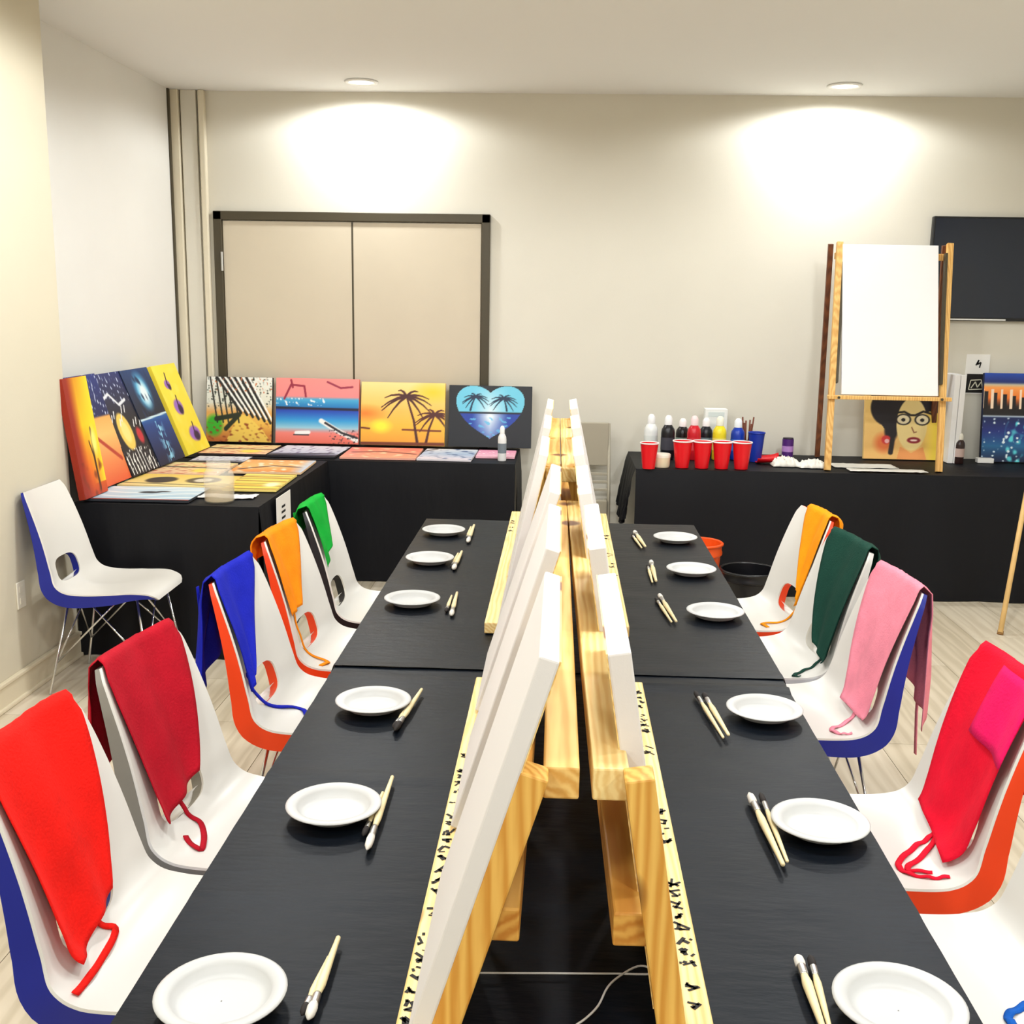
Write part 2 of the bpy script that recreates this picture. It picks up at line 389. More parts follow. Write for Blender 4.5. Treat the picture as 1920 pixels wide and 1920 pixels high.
def S(u, v):
    """point on the chair's inner surface; u across (-1..1), v from seat front (0) to top of the back (1)"""
    v_ = min(max(v, 0), 1)
    p = np.array([np.interp(v_, _al, _pd[:, 0]), np.interp(v_, _al, _pd[:, 1])])
    e = .012; va, vb = max(v_ - e, 0), min(v_ + e, 1)
    t = np.array([np.interp(vb, _al, _pd[:, 0]) - np.interp(va, _al, _pd[:, 0]), np.interp(vb, _al, _pd[:, 1]) - np.interp(va, _al, _pd[:, 1])]); t /= np.linalg.norm(t)
    n = np.array([-t[1], t[0]]) * -1      # towards the sitter
    if n[0] * 1 + n[1] * 1 < 0: n = -n
    wv = np.interp(v_, _kv, _kw); dv = np.interp(v_, _kv, _kd)
    off = dv * abs(u) ** 2.4
    q = p + n * off
    if v > 1: q = q + t * (v - 1) * .68
    return np.array([q[0], wv * u, q[1]])
def SN(u, v):
    e = .01
    a = S(u + e, v) - S(u - e, v); b = S(u, min(v + e, 1)) - S(u, max(v - e, 0))
    n = np.cross(b, a); n /= np.linalg.norm(n)
    if n[0] + n[2] < 0: n = -n
    return n
NU, NV = 26, 64
HV, HU, HH = .585, .50, .062     # hole centre along v, half width in u, half height in v
def shell_layers():
    us = np.linspace(-1, 1, NU + 1); vs = np.linspace(0, 1, NV + 1)
    UV = [[(u, v) for u in us] for v in vs]
    def fe(u, v): return abs(u / HU) ** 3.2 + abs((v - HV) / HH) ** 3.2
    rem = set()
    for j in range(NV):
        for i in range(NU):
            if fe((us[i] + us[i + 1]) / 2, (vs[j] + vs[j + 1]) / 2) < 1: rem.add((i, j))
    touched = {}
    for (i, j) in rem:
        for a, b in ((i, j), (i + 1, j), (i, j + 1), (i + 1, j + 1)): touched[(a, b)] = touched.get((a, b), 0) + 1
    for (a, b), k in touched.items():
        if k < 4:
            u, v = UV[b][a]; f = fe(u, v) ** (1 / 3.2); UV[b][a] = (u / f, HV + (v - HV) / f)
    keep = [(i, j) for j in range(NV) for i in range(NU) if (i, j) not in rem]
    return UV, keep
_UV, _keep = shell_layers()
def shell_mesh(o0, o1):
    W = NU + 1; P0 = []; P1 = []
    kt = lambda v: float(np.interp(v, [0, .06, .2, .40, .50, .62, .80, .95, 1], [.004, .014, .036, .048, .052, .042, .026, .012, .006]))
    for row in _UV:
        for (u, v) in row:
            p = S(u, v); n = SN(u, v); P0.append(p + n * o0)
            if o1 is None:
                k = kt(v); q = S(u * (1 - .9 * k * abs(u) ** 6), v); P1.append(q + n * (o0 - .004 - k * (.35 + .65 * abs(u) ** 1.5)))
            else: P1.append(p + n * o1)
    N0 = len(P0); faces = []; edges = {}
    for (i, j) in _keep:
        q = [j * W + i, j * W + i + 1, (j + 1) * W + i + 1, (j + 1) * W + i]
        faces.append(tuple(q)); faces.append(tuple(x + N0 for x in q[::-1]))
        for k in range(4):
            e = (q[k], q[(k + 1) % 4]); key = tuple(sorted(e)); edges.setdefault(key, []).append(e)
    for key, l in edges.items():
        if len(l) == 1: a, b = l[0]; faces.append((b, a, a + N0, b + N0))
    mb = MB(); mb.v = [tuple(p) for p in P0 + P1]; mb.f = faces
    used = sorted({i for f in faces for i in f}); mp = {a: k for k, a in enumerate(used)}
    mb.v = [mb.v[i] for i in used]; mb.f = [tuple(mp[i] for i in f) for f in faces]
    return mb
_in = shell_mesh(0, -.006); _out = shell_mesh(-.0062, None)
def fix(me):
    bm = bmesh.new(); bm.from_mesh(me); bmesh.ops.recalc_face_normals(bm, faces=bm.faces); bm.to_mesh(me); bm.free()
    me.polygons.foreach_set('use_smooth', [True] * len(me.polygons)); me.set_sharp_from_angle(angle=.8); return me
ME_in = fix(_in.mesh('seat_shell', M_white)); ME_out = {}
for k, m in M_shell.items(): ME_out[k] = fix(_out.mesh('outer_shell', m))
# grip tongue behind the hole
g = []
for a in range(9):
    row = []; t = a / 8
    for b in range(15):
        s_ = b / 14 * 2 - 1; u = s_ * HU * .96; p = S(u, HV - HH * .98); n = SN(u, HV - HH)
        dep = .07 * math.sqrt(max(0, 1 - s_ * s_)) * t
        row.append(tuple(p - n * (.02 + dep) + np.array([0, 0, .03 * t * t])))
    g.append(row)
_mb = MB().grid(g); ME_grip = _mb.mesh('grip_tongue', M_white, True)
_seatu = [(.15, .17), (.15, -.17), (-.15, -.15), (-.15, .15)]
_foot = [(.215, .225), (.215, -.225), (-.235, -.205), (-.235, .205)]
ztop = [.428, .428, .412, .412]
ME_legs = []
for i in range(4):
    ME_legs.append(MB().tube([(*_foot[i], 0.0), (*_foot[i], .006), (*_seatu[i], ztop[i])], .0055, 10).mesh('leg', M_chrome, True))
def lerp(i, t): return tuple(np.array((*_foot[i], 0)) * (1 - t) + np.array((*_seatu[i], ztop[i])) * t)
ME_br = [MB().tube([lerp(a, .33), tuple(np.array((*_seatu[a], ztop[a])) * .25 + np.array((*_seatu[b], ztop[b])) * .75)], .0042, 8).mesh('brace', M_chrome, True)
         for a, b in ((0, 3), (3, 0), (1, 2), (2, 1), (0, 1), (1, 0), (2, 3), (3, 2))]
ME_fr = MB().tube([(*_seatu[i], ztop[i]) for i in range(4)], .0055, 8, closed=True).mesh('seat_frame', M_chrome, True)
def part(me, name, root):
    o = bpy.data.objects.new(name, me); C.objects.link(o); o.parent = root; return o
def chair(x, y, rz, outer, label, group=None):
    r = empty('shell_chair', (x, y, 0), rz, label, 'chair', group)
    part(ME_in, 'seat_shell', r)['label'] = 'white inner seat shell'
    part(ME_out[outer], 'outer_shell', r)['label'] = outer + ' outer shell'
    q = part(ME_grip, 'grip_tongue', r); md = q.modifiers.new('thickness', 'SOLIDIFY'); md.thickness = .005
    part(ME_fr, 'seat_frame', r)
    for me in ME_legs: part(me, 'leg', r)
    for me in ME_br: part(me, 'brace', r)
    return r

# ---------------------------------------------------------------- aprons
def seat_uv(local):
    v = float(np.interp(-local[0], -_pd[20:230, 0], _al[20:230])); wv = np.interp(v, _kv, _kw)
    return max(-.95, min(.95, local[1] / wv)), v
def ribbon(pts_uv, wd, off=.004):
    P = np.array([(u, v) for u, v in pts_uv]); Q = _cr(P, 8); rows = [[], []]; L = []
    for i, (u, v) in enumerate(Q):
        p = S(u, v) + SN(u, v) * (off + .002 * math.sin(i)); L.append(p)
    for i in range(len(L)):
        a, b = L[max(i - 1, 0)], L[min(i + 1, len(L) - 1)]; t = _n(b - a); n = SN(*Q[i]); s_ = _n(np.cross(t, n))
        rows[0].append(tuple(L[i] + s_ * wd / 2)); rows[1].append(tuple(L[i] - s_ * wd / 2))
    return rows
def fabric(name, c):
    return mat('fabric_' + name, c, .85, var=.10, scale=14, bump=.25, bscale=160, spec=.2)
def apron(ch, far, name, c, top, bot, vb, rear_u, rear_len, label, straps=(), seed=0, flap=None, tails=()):
    """ch: chair root; far: +1/-1 sign of local y that points away along the room; u values below are far-positive"""
    Mx = WM[ch.name]; m = fabric(name, c); nz = smooth_noise(seed + 40)
    bottom = Mx @ Vector(tuple(S(0, .6)))
    root = empty('apron', tuple(bottom), 0, label, 'apron', 'aprons hung over the chair backs')
    NUu, NF, NRr = 22, 30, 22; pts = []
    for j in range(NF + 1):
        t = j / NF; row = []
        for i in range(NUu + 1):
            s_ = i / NUu; vbot = vb[0] * (1 - s_) + vb[1] * s_
            v = vbot + (1.012 - vbot) * t; tt = t ** .8
            u = (bot[0] + (bot[1] - bot[0]) * s_) * (1 - tt) + (top[0] + (top[1] - top[0]) * s_) * tt
            u *= far; ub = max(-.99, min(.99, u))
            lift = .011 + .007 * (1 - t) * (1 + nz(s_ * .9, t * .7)) + .0085 * math.sin(s_ * 11 + seed + 2.6 * t) * (1 - t * .5) + .003 * nz(s_ * .8 + 5, t * .9)
            p = S(ub, v) + SN(ub, min(v, 1)) * max(.005, lift); p[1] += (u - ub) * .2
            row.append(p)
        pts.append(row)
    last = pts[-1]; ridge = []
    for i in range(NUu + 1):
        p = np.array(last[i]); ridge.append(p + np.array([-.012, 0, .010 + .003 * nz(i * .3, 1)]))
    pts.append(ridge)
    for j in range(1, NRr + 1):
        t = j / NRr; row = []
        for i in range(NUu + 1):
            s_ = i / NUu; L = rear_len[0] * (1 - s_) + rear_len[1] * s_
            u = (rear_u[0] + (rear_u[1] - rear_u[0]) * s_) * far; ua = (top[0] + (top[1] - top[0]) * s_) * far
            k = min(1, t * 1.5); uu = ua * (1 - k) + u * k
            p = S(max(-1, min(1, ua)), 1.0)
            row.append(np.array([p[0] - .03 - .012 * min(1, t * 5) + (.010 * math.sin(s_ * 13 + seed) + .010 * nz(s_ * .8, t * .7)) * min(1, t * 3),
                                 .17 * uu, ridge[i][2] - .004 - L * t]))
        pts.append(row)
    mb = MB().grid([[tuple(p) for p in r_] for r_ in pts], Mx)
    mb.build('bib_body', m, root, smooth=True, solid=.0025)
    inv = Mx.inverted()
    for st in straps:
        uv = []
        for q in st:
            if len(q) == 3: uv.append((q[0] * far, q[1]))          # (u, v, 'uv')
            else:
                lc = inv @ Vector(tuple(onz(q[0], q[1], .445)))
                if lc.x > -.175: uv.append(seat_uv(lc))
        if len(st[0]) == 2 and uv:
            ub = (bot[0] * .4 + bot[1] * .6) * far; vv = vb[0] * .4 + vb[1] * .6 + .03
            uv = [(ub, vv), ((ub + uv[0][0]) / 2, (vv + uv[0][1]) / 2)] + uv
        if len(uv) < 3: continue
        MB().grid([list(r_) for r_ in ribbon(uv, .014)], Mx).build('strap', m, root, smooth=True, solid=.003)
    for (u, L) in tails:
        p = S(max(-1, min(1, u * far)), 1.0); pl = [(p[0] - .055, .17 * u * far + .012 * math.sin(k * .9), p[2] - .02 - L * k / 8) for k in range(9)]
        MB().grid([[(a, b - .008, c_) for a, b, c_ in pl], [(a, b + .008, c_) for a, b, c_ in pl]], Mx).build('waist_tie', m, root, smooth=True, solid=.003)
    if flap:
        (u0, u1, v0, v1, fc) = flap; g_ = []
        for j in range(9):
            row = []
            for i in range(13):
                u = (u0 + (u1 - u0) * i / 12) * far; v = v0 + (v1 - v0) * j / 8
                row.append(tuple(S(max(-.99, min(.99, u)), v) + SN(max(-.99, min(.99, u)), min(v, 1)) * (.018 + .004 * math.sin(i * .8) + .006 * (1 - j / 8))))
            g_.append(row)
        MB().grid(g_, Mx).build('folded_waistband', fabric(name + '_band', fc), root, smooth=True, solid=.003)
    return root

Lc = [('red', (-.695, 1.92, -.02), 'blue'), ('crimson', (-.685, 2.414, -.12), 'grey'), ('royal blue', (-.682, 3.194, -.053), 'orange'),
      ('orange', (-.679, 3.75, -.07), 'orange'), ('green', (-.678, 4.322, .01), 'black')]
Rc = [('blue strap', (.75, 1.88, 0), 'white'), ('pinkish red', (.747, 2.449, .01), 'orange'), ('pink', (.75, 3.284, .09), 'blue'), ('dark green', (.738, 3.807, .13), 'white'), ('amber', (.737, 4.359, .114), 'orange')]
CHL = [chair(p[0], p[1], p[2], o, 'white shell chair with %s outside wearing the %s apron' % (o, n)) for n, p, o in Lc]
CHR = [chair(p[0], p[1], math.pi + p[2], o, 'white shell chair with %s outside wearing the %s apron' % (o, n) if k else
             'all white shell chair with a bright blue strap on its seat') for k, (n, p, o) in enumerate(Rc)]
chair(-1.934, 4.599, .019, 'blue', 'empty white shell chair with blue outside against the left wall')
apron(CHL[0], 1, 'red', (232, 24, 14), (-1, .97), (-.62, .40), (.49, .56), (-1, .5), (.34, .2), 'bright red apron over the white and blue chair',
      [[(140, 1688), (178, 1712), (215, 1747), (180, 1810), (132, 1880), (112, 1873), (95, 1855)]], 1)
apron(CHL[1], 1, 'crimson', (176, 14, 34), (-1, .98), (-.62, .35), (.54, .60), (-1, .2), (.36, .26), 'crimson apron over the white and grey chair',
      [[(345, 1450), (362, 1500), (378, 1545), (376, 1588), (345, 1570), (305, 1545)]], 2)
apron(CHL[2], 1, 'royal_blue', (24, 34, 176), (-1, .98), (-.98, -.62), (.62, .66), (-1.1, -.1), (.40, .26), 'royal blue apron over the first orange backed chair',
      [[(530, 1308), (555, 1320), (575, 1335), (570, 1352), (562, 1362)]], 3, tails=[(-.75, .52)])
apron(CHL[3], 1, 'orange', (246, 138, 10), (-1, .98), (-.95, -.1), (.70, .70), (-1, .1), (.12, .08), 'orange apron over the second orange backed chair',
      [[(588, 1195), (602, 1213), (612, 1235), (600, 1248)]], 4)
apron(CHL[4], 1, 'green', (14, 160, 50), (-1, .92), (-.9, .35), (.74, .80), (-1, .2), (.17, .12), 'bright green apron over the black backed chair', [], 5, tails=[(-.3, .3)])
apron(CHR[1], -1, 'pinkish_red', (230, 14, 46), (-1, .98), (-.5, .70), (.46, .52), (-1, .6), (.34, .28), 'pinkish red apron with folded waistband over chair',
      [[(1752, 1552), (1715, 1580), (1685, 1610), (1700, 1632), (1745, 1645), (1785, 1650)], [(1702, 1622), (1750, 1632), (1808, 1628)]], 6, flap=(-.98, .30, .80, 1.0, (236, 20, 96)))
apron(CHR[2], -1, 'pink', (240, 142, 160), (-1, .98), (-.72, .32), (.50, .50), (-1.05, .1), (.44, .32), 'pale pink apron over the blue backed chair',
      [[(1615, 1312), (1585, 1330), (1560, 1362), (1575, 1375), (1600, 1378)]], 7, tails=[(-.25, .52)])
apron(CHR[3], -1, 'dark_green', (20, 62, 50), (-1, .98), (-.85, .05), (.50, .56), (-1, .3), (.16, .12), 'dark green apron over the white chair',
      [[(1545, 1190), (1530, 1225), (1505, 1255), (1488, 1268), (1500, 1272)]], 8)
apron(CHR[4], -1, 'amber', (248, 150, 12), (-1, .7), (-.97, -.6), (.60, .66), (-1, .2), (.10, .08), 'amber apron over the orange backed chair by the buckets',
      [[(1475, 1128), (1450, 1145), (1432, 1163), (1440, 1172)]], 9)
# blue strap on the nearest right-hand seat
rt = empty('blue_apron', tuple(onz(1900, 1900, .45)), 0, 'bright blue apron strap lying on the all white chair', 'apron')
inv = WM[CHR[0].name].inverted()
uv = [seat_uv(inv @ Vector(tuple(onz(a, b, .45)))) for a, b in ((1960, 1868), (1925, 1872), (1893, 1888), (1905, 1910), (1935, 1925))]
MB().grid([list(r_) for r_ in ribbon(uv, .016)], WM[CHR[0].name]).build('strap', fabric('bright_blue', (20, 90, 180)), rt, smooth=True, solid=.003)

# ---------------------------------------------------------------- plates and brushes
LN = ['at the open place past the red apron chair', 'before the red apron chair', 'before the crimson apron chair', 'before the royal blue apron chair',
      'before the orange apron chair in the blue apron row', 'before the bright green apron chair']
RN = ['at the open place past the blue strap chair', 'before the all white blue strap chair', 'before the pinkish red apron chair', 'before the pale pink apron chair',
      'before the dark green apron chair', 'before the amber apron chair by buckets']
PLX = [(415, 1872), (626, 1517), (700, 1320), (773, 1127), (806, 1050), (832, 997)]
PRX = [(1685, 1890), (1537, 1548), (1433, 1335), (1341, 1151), (1296, 1071), (1266, 1011)]
pr = [(.001, .004), (.052, .004), (.062, .006), (.067, .0160), (.071, .0205), (.085, .0225), (.0890, .0205), (.0890, .0188), (.084, .0205), (.0715, .0185), (.0665, .0105), (.061, .0018), (.052, .0), (.001, .0)]
ME_plate = MB().lathe(pr, 48, cap=False).mesh('paper_plate', M_plate, True)
TS = TT + .0055
for names, px in ((LN, PLX), (RN, PRX)):
    for nm, p in zip(names, px):
        q = onz(*p, TS + .008); o = bpy.data.objects.new('paper_plate', ME_plate); C.objects.link(o)
        o.location = (q[0], q[1], TS); o.rotation_euler = (0, 0, R.uniform(0, 6))
        tag(o, 'white paper plate ' + nm, 'plate', 'paper plates on the black tables')
def brush(a, b, label, fat=1.0, white=False):
    """a: handle end, b: bristle end, table points"""
    a = Vector(a); b = Vector(b); d = b - a; L = d.length
    r = empty('paint_brush', tuple(a), math.atan2(d.y, d.x), label, 'paint brush', 'paint brushes on the black tables')
    z = TS - a.z + .006 * fat
    M = Matrix.Rotation(math.pi / 2, 4, 'Y'); k = fat
    def lt(prof): return MB().lathe([(rr * k, zz * L) for rr, zz in prof], 12, Matrix.Translation((0, 0, z)) @ M)
    lt([(.0022, 0), (.0032, .01), (.0034, .1), (.0052, .45), (.0058, .6), (.0042, .70), (.004, .72)]).build('handle', M_handle, r, smooth=True, world=False)
    lt([(.0045, .715), (.0052, .74), (.0055, .83), (.0055, .835)]).build('ferrule', M_steel, r, smooth=True, world=False)
    lt([(.005, .83), (.0062, .88), (.0055, .95), (.0015, 1.0)]).build('bristle', M_bristle_w if white else M_bristle, r, smooth=True, world=False)
BR = [('L', 5, (889, 988), (877, 1020), 1.5), ('L', 5, (883, 990), (874, 1014), 1.0), ('L', 4, (866, 1038), (850, 1071), 1.5), ('L', 4, (859, 1040), (846, 1066), 1.0),
      ('L', 3, (857, 1115), (846, 1158), 1.3), ('L', 3, (847, 1120), (836, 1150), 1.0), ('L', 2, (791, 1297), (740, 1375), 1.2), ('L', 2, (776, 1315), (737, 1368), .9),
      ('L', 1, (736, 1462), (688, 1600), 1.2), ('L', 1, (718, 1490), (681, 1572), .9), ('L', 0, (635, 1765), (578, 1920), 1.2), ('L', 0, (617, 1800), (566, 1910), .9),
      ('R', 5, (1210, 1029), (1189, 1000), 1.5), ('R', 5, (1203, 1030), (1184, 1004), 1.0), ('R', 4, (1230, 1094), (1220, 1056), 1.5), ('R', 4, (1223, 1095), (1214, 1062), 1.0),
      ('R', 3, (1268, 1170), (1235, 1118), 1.3), ('R', 3, (1259, 1170), (1229, 1124), 1.0), ('R', 2, (1366, 1384), (1318, 1304), 1.2), ('R', 2, (1356, 1388), (1302, 1300), 1.0),
      ('R', 1, (1476, 1622), (1425, 1492), 1.0), ('R', 1, (1468, 1630), (1404, 1494), 1.3), ('R', 0, (1558, 1945), (1518, 1798), 1.0), ('R', 0, (1545, 1945), (1494, 1800), 1.3)]
for sd, k, a, b, ft in BR:
    brush(tuple(onz(*a, TS)), tuple(onz(*b, TS)), ('thicker' if ft >= 1.2 else 'thinner') + ' pale wooden paint brush ' + (LN if sd == 'L' else RN)[k], ft, ft >= 1.2 and k != 2)

# ---------------------------------------------------------------- wooden A-frames with blank canvases
ZL = .779
def scribble(mb, x0, x1, y, y1, dens, rnd, z):
    while y < y1:
        L = rnd.uniform(.018, .034)
        if rnd.random() < dens:
            for _ in range(rnd.randrange(3, 6)):
                a = (rnd.uniform(x0, x1), rnd.uniform(y, y + L)); b = (rnd.uniform(x0, x1), rnd.uniform(y, y + L))
                dx, dy = b[0] - a[0], b[1] - a[1]; l = math.hypot(dx, dy) + 1e-6; t = rnd.uniform(.0036, .0064) / l / 1.0
                nx_, ny_ = -dy * t / 2, dx * t / 2
                mb.add([(a[0] + nx_, a[1] + ny_, z), (b[0] + nx_, b[1] + ny_, z), (b[0] - nx_, b[1] - ny_, z), (a[0] - nx_, a[1] - ny_, z)], [(0, 1, 2, 3)])
        y += L + rnd.uniform(.003, .012)
def aframe(label, Yn, Yf, zr, OL, OR, tL, tR, railL, railR, ledgeY, ledgeXL, ledgeXR, legsY, marks, low):
    r = empty('a_frame_easel', ((OL(Yn) + OR(Yn)) / 2, Yn, TS), 0, label, 'easel', 'lumber table easels')
    rw, rh = .044, .042
    for rl, ml in ((railL, M_lumber[0]), (railR, M_lumber[1])):
        MB().beam((rl[0], Yn, zr - rh / 2), (rl[1], Yf, zr - rh / 2), rw, rh).build('top_rail', ml, r, bevel=.003)
    for s_, O, t in ((-1, OL, tL), (1, OR, tR)):
        for y in legsY:
            x1 = O(y); zt = zr + .003; xb = x1 + s_ * (zr - TS) * t
            MB().beam((xb - s_ * .016, y, TS), (x1 - s_ * .016, y, zt), .042, .036, (s_, 0, 0)).build('leg', M_leg, r, bevel=.003)
        y0, y1, zlow = low
        xl = O(y0) + s_ * (zr - zlow) * t - s_ * (.046 if s_ < 0 else .050)
        MB().beam((xl, y0, zlow), (xl - s_ * (.012 if s_ < 0 else .03), y1, zlow), .044, .046).build('lower_rail', M_lumber[2], r, bevel=.003)
    for (xa, xb), s_ in ((ledgeXL, -1), (ledgeXR, 1)):
        lo = MB().box(xa, xb, ledgeY[0], ledgeY[1], TS, ZL).build('ledge', M_ledge, r, bevel=.003)
        rnd = random.Random(21 + s_); mb = MB()
        for (sd, ya, yb, dn) in marks:
            if sd == s_:
                xs = (xa + .004, xa + .026) if s_ < 0 else (xb - .030, xb - .005)
                scribble(mb, xs[0], xs[1], ya, yb, dn, rnd, ZL + .0006)
        if mb.v:
            q = mb.build('marker_writing', M_ink, lo); q['kind'] = 'stuff'; q['label'] = 'black marker lettering, too rough to read'
    return r
def lp(a, b, y0, y1): return lambda y: a + (b - a) * (y - y0) / (y1 - y0)
O1L, O1R = lp(-.036, -.040, 1.24, 3.08), lp(.119, .085, 1.24, 3.08)
O2L, O2R = (lambda y: -.045), (lambda y: .052)
aframe('long pine A-frame easel with bold marker lettering and white string', 1.238, 3.06, 1.142, O1L, O1R, .31, .16, (.012, .002), (.072, .046), (.80, 2.58), (-.192, -.125), (.158, .218),
       (1.222, 2.98), [(-1, 1.2, 2.1, .95), (-1, 2.15, 2.3, .3), (1, 1.15, 1.62, .95), (1, 1.72, 1.9, .6), (1, 1.98, 2.5, .5)], (1.245, 2.9, .925))
aframe('pine A-frame easel between the orange and amber apron chairs', 3.22, 4.66, 1.21, O2L, O2R, .22, .22, (-.018, -.024), (.030, .022), (3.05, 4.78), (-.205, -.14), (.15, .214),
       (3.26, 3.95, 4.62), [(-1, 4.3, 4.7, .4), (1, 3.6, 4.3, .3)], (3.24, 4.6, 1.0))
def blank(O, zr, t, s_, y0, top, label, w_=.406, th=None, inset=0.0):
    th = th or (.025 if s_ < 0 else .03)
    yc = y0 + w_ / 2; a = math.atan(t); L = (top - ZL) / math.cos(a)
    xb = O(yc) + s_ * ((zr - ZL) * t - inset)           # back plane at the ledge
    up = Vector((-s_ * math.sin(a), 0, math.cos(a))); out = Vector((s_ * math.cos(a), 0, math.sin(a)))
    p = Vector((xb, 0, ZL + .001)) + out * .0015 + Vector((0, 0, 0))
    r = empty('blank_canvas', (xb + s_ * .015, yc, ZL), 0, label, 'canvas', 'blank canvases on the wooden easels')
    def pt(h, o_, y): q = p + up * h + out * o_; return (q.x, y, q.z)
    mb = MB(); e = .018
    # wrapped canvas: front face with rounded-over sides
    vs = [pt(h, o_, y) for o_ in (0, th) for h in (0, L) for y in (y0, y0 + w_)]
    mb.add(vs, [(0, 1, 3, 2), (4, 6, 7, 5), (0, 4, 5, 1), (2, 3, 7, 6), (0, 2, 6, 4), (1, 5, 7, 3)])
    o = mb.build('stretched_canvas', M_canvas, r, bevel=.003)
    fr = MB()
    for (h0, h1, a0, a1) in ((0, .035, y0 + .002, y0 + w_ - .002), (L - .035, L, y0 + .002, y0 + w_ - .002), (.035, L - .035, y0 + .002, y0 + .037), (.035, L - .035, y0 + w_ - .037, y0 + w_ - .002)):
        fr.add([pt(h, o_, y) for o_ in (-.0012, .001) for h in (h0, h1) for y in (a0, a1)], [(0, 1, 3, 2), (4, 6, 7, 5), (0, 4, 5, 1), (2, 3, 7, 6), (0, 2, 6, 4), (1, 5, 7, 3)])
    fr.build('stretcher_bars', M_lumber[1], r)
    return r
for k, y in enumerate((1.20, 1.77, 2.33)):
    blank(O1L, 1.14, .31, -1, y, 1.285, 'blank white canvas propped ' + ('facing the open place past the red apron chair', 'facing the red apron chair', 'facing the crimson apron chair')[k])
    blank(O1R, 1.14, .16, 1, (1.295, 1.80, 2.34)[k], (1.265, 1.285, 1.285)[k], 'blank white canvas propped ' + ('facing the open place past the blue strap chair', 'facing the blue strap chair', 'facing the pinkish red apron chair')[k], inset=.031)
for k, y in enumerate((2.93, 3.58, 4.26)):
    blank(O2L, 1.21, .22, -1, y, 1.285, 'blank white canvas propped facing the %s apron chair' % ('royal blue', 'orange', 'bright green')[k])
    blank(O2R, 1.21, .22, 1, y + .015, 1.285, 'blank white canvas propped facing the %s apron chair' % ('pale pink', 'dark green', 'amber')[k])
sa, sb = onz(890, 1824, TS + .002), onz(1222, 1826, TS + .002)
pts = [tuple(sa + (sb - sa) * t) for t in np.linspace(0, 1, 6)]
for (a, b) in ((1216, 1814), (1195, 1812), (1165, 1828), (1140, 1850), (1122, 1885), (1100, 1908), (1080, 1922)): pts.append(tuple(onz(a, b, TS + .003)))
P_ = _cr(np.array(pts), 4)
tag(MB().tube([tuple(p) for p in P_], .0016, 6).build('string', mat('white_string', (235, 232, 225), .8), smooth=True), 'thin white string trailing on the black cloth under the A-frame', 'string')

# ---------------------------------------------------------------- paintings
def _sl(c): c = np.array(c, float) / 255; return np.where(c <= .04045, c / 12.92, ((c + .055) / 1.055) ** 2.4)
class Pic:
    def __init__(s, nx=120, ny=100, seed=0):
        s.x, s.y = np.meshgrid(np.linspace(0, 1, nx), np.linspace(0, 1, ny)); s.a = np.ones((ny, nx, 3)) * 255.; s.rs = np.random.RandomState(seed); s.asp = nx / ny
    def blend(s, k, c): k = np.clip(k, 0, 1)[..., None]; s.a = s.a * (1 - k) + np.array(c, float) * k; return s
    def vgrad(s, stops):
        ys = [q[0] for q in stops]
        for ch in range(3): s.a[..., ch] = np.interp(s.y, ys, [q[1][ch] for q in stops])
        return s
    def noise(s, f, seed=0):
        rs = np.random.RandomState(seed); o = np.zeros_like(s.x)
        for k in range(10):
            a = rs.rand() * 6.28; fr = f * (.5 + rs.rand() * 1.6); o += np.sin(fr * 6.28 * (math.cos(a) * s.x + math.sin(a) * s.y) + rs.rand() * 6.28)
        return o / 5
    def ell(s, cx, cy, rx, ry, c, soft=.12, k=1.0):
        d = np.sqrt(((s.x - cx) / rx) ** 2 + ((s.y - cy) / ry) ** 2); return s.blend((1 - (d - 1 + soft) / soft) * k, c)
    def line(s, pts, w_, c, k=1.0, w2=None):
        dm = np.full_like(s.x, 9.); n = len(pts) - 1
        for i in range(n):
            (ax, ay), (bx, by) = pts[i], pts[i + 1]; dx, dy = bx - ax, by - ay; L = dx * dx + dy * dy + 1e-9
            t = np.clip(((s.x - ax) * dx + (s.y - ay) * dy) / L, 0, 1)
            ww = w_ if w2 is None else w_ + (w2 - w_) * (i + t) / n
            dm = np.minimum(dm, np.hypot((s.x - ax - t * dx), (s.y - ay - t * dy) / s.asp * 1.0) / ww)
        return s.blend((1.25 - dm) / .5 * k, c)
    def poly(s, pts, c, k=1.0):
        ins = np.zeros_like(s.x, bool); n = len(pts)
        for i in range(n):
            (ax, ay), (bx, by) = pts[i], pts[(i + 1) % n]
            if ay != by: ins ^= ((ay > s.y) != (by > s.y)) & (s.x < (bx - ax) * (s.y - ay) / (by - ay) + ax)
        return s.blend(ins * k, c)
    def palm(s, x, y0, y1, lean, c, r=.2, w_=.012):
        tip = (x + lean, y1); s.line([(x, y0), (x + lean * .35, y0 + (y1 - y0) * .5), tip], w_ * 1.2, c, w2=w_ * .7)
        for a in (-2.9, -2.4, -.3, .1, .5, 1.1, 1.9, 2.6, 3.2, -.8):
            p = [(tip[0] + math.cos(a) * r * t, tip[1] + math.sin(a) * r * .9 * t - .55 * r * t * t) for t in (0, .35, .7, 1)]; s.line(p, w_ * 1.3, c, w2=w_ * .4)
        return s

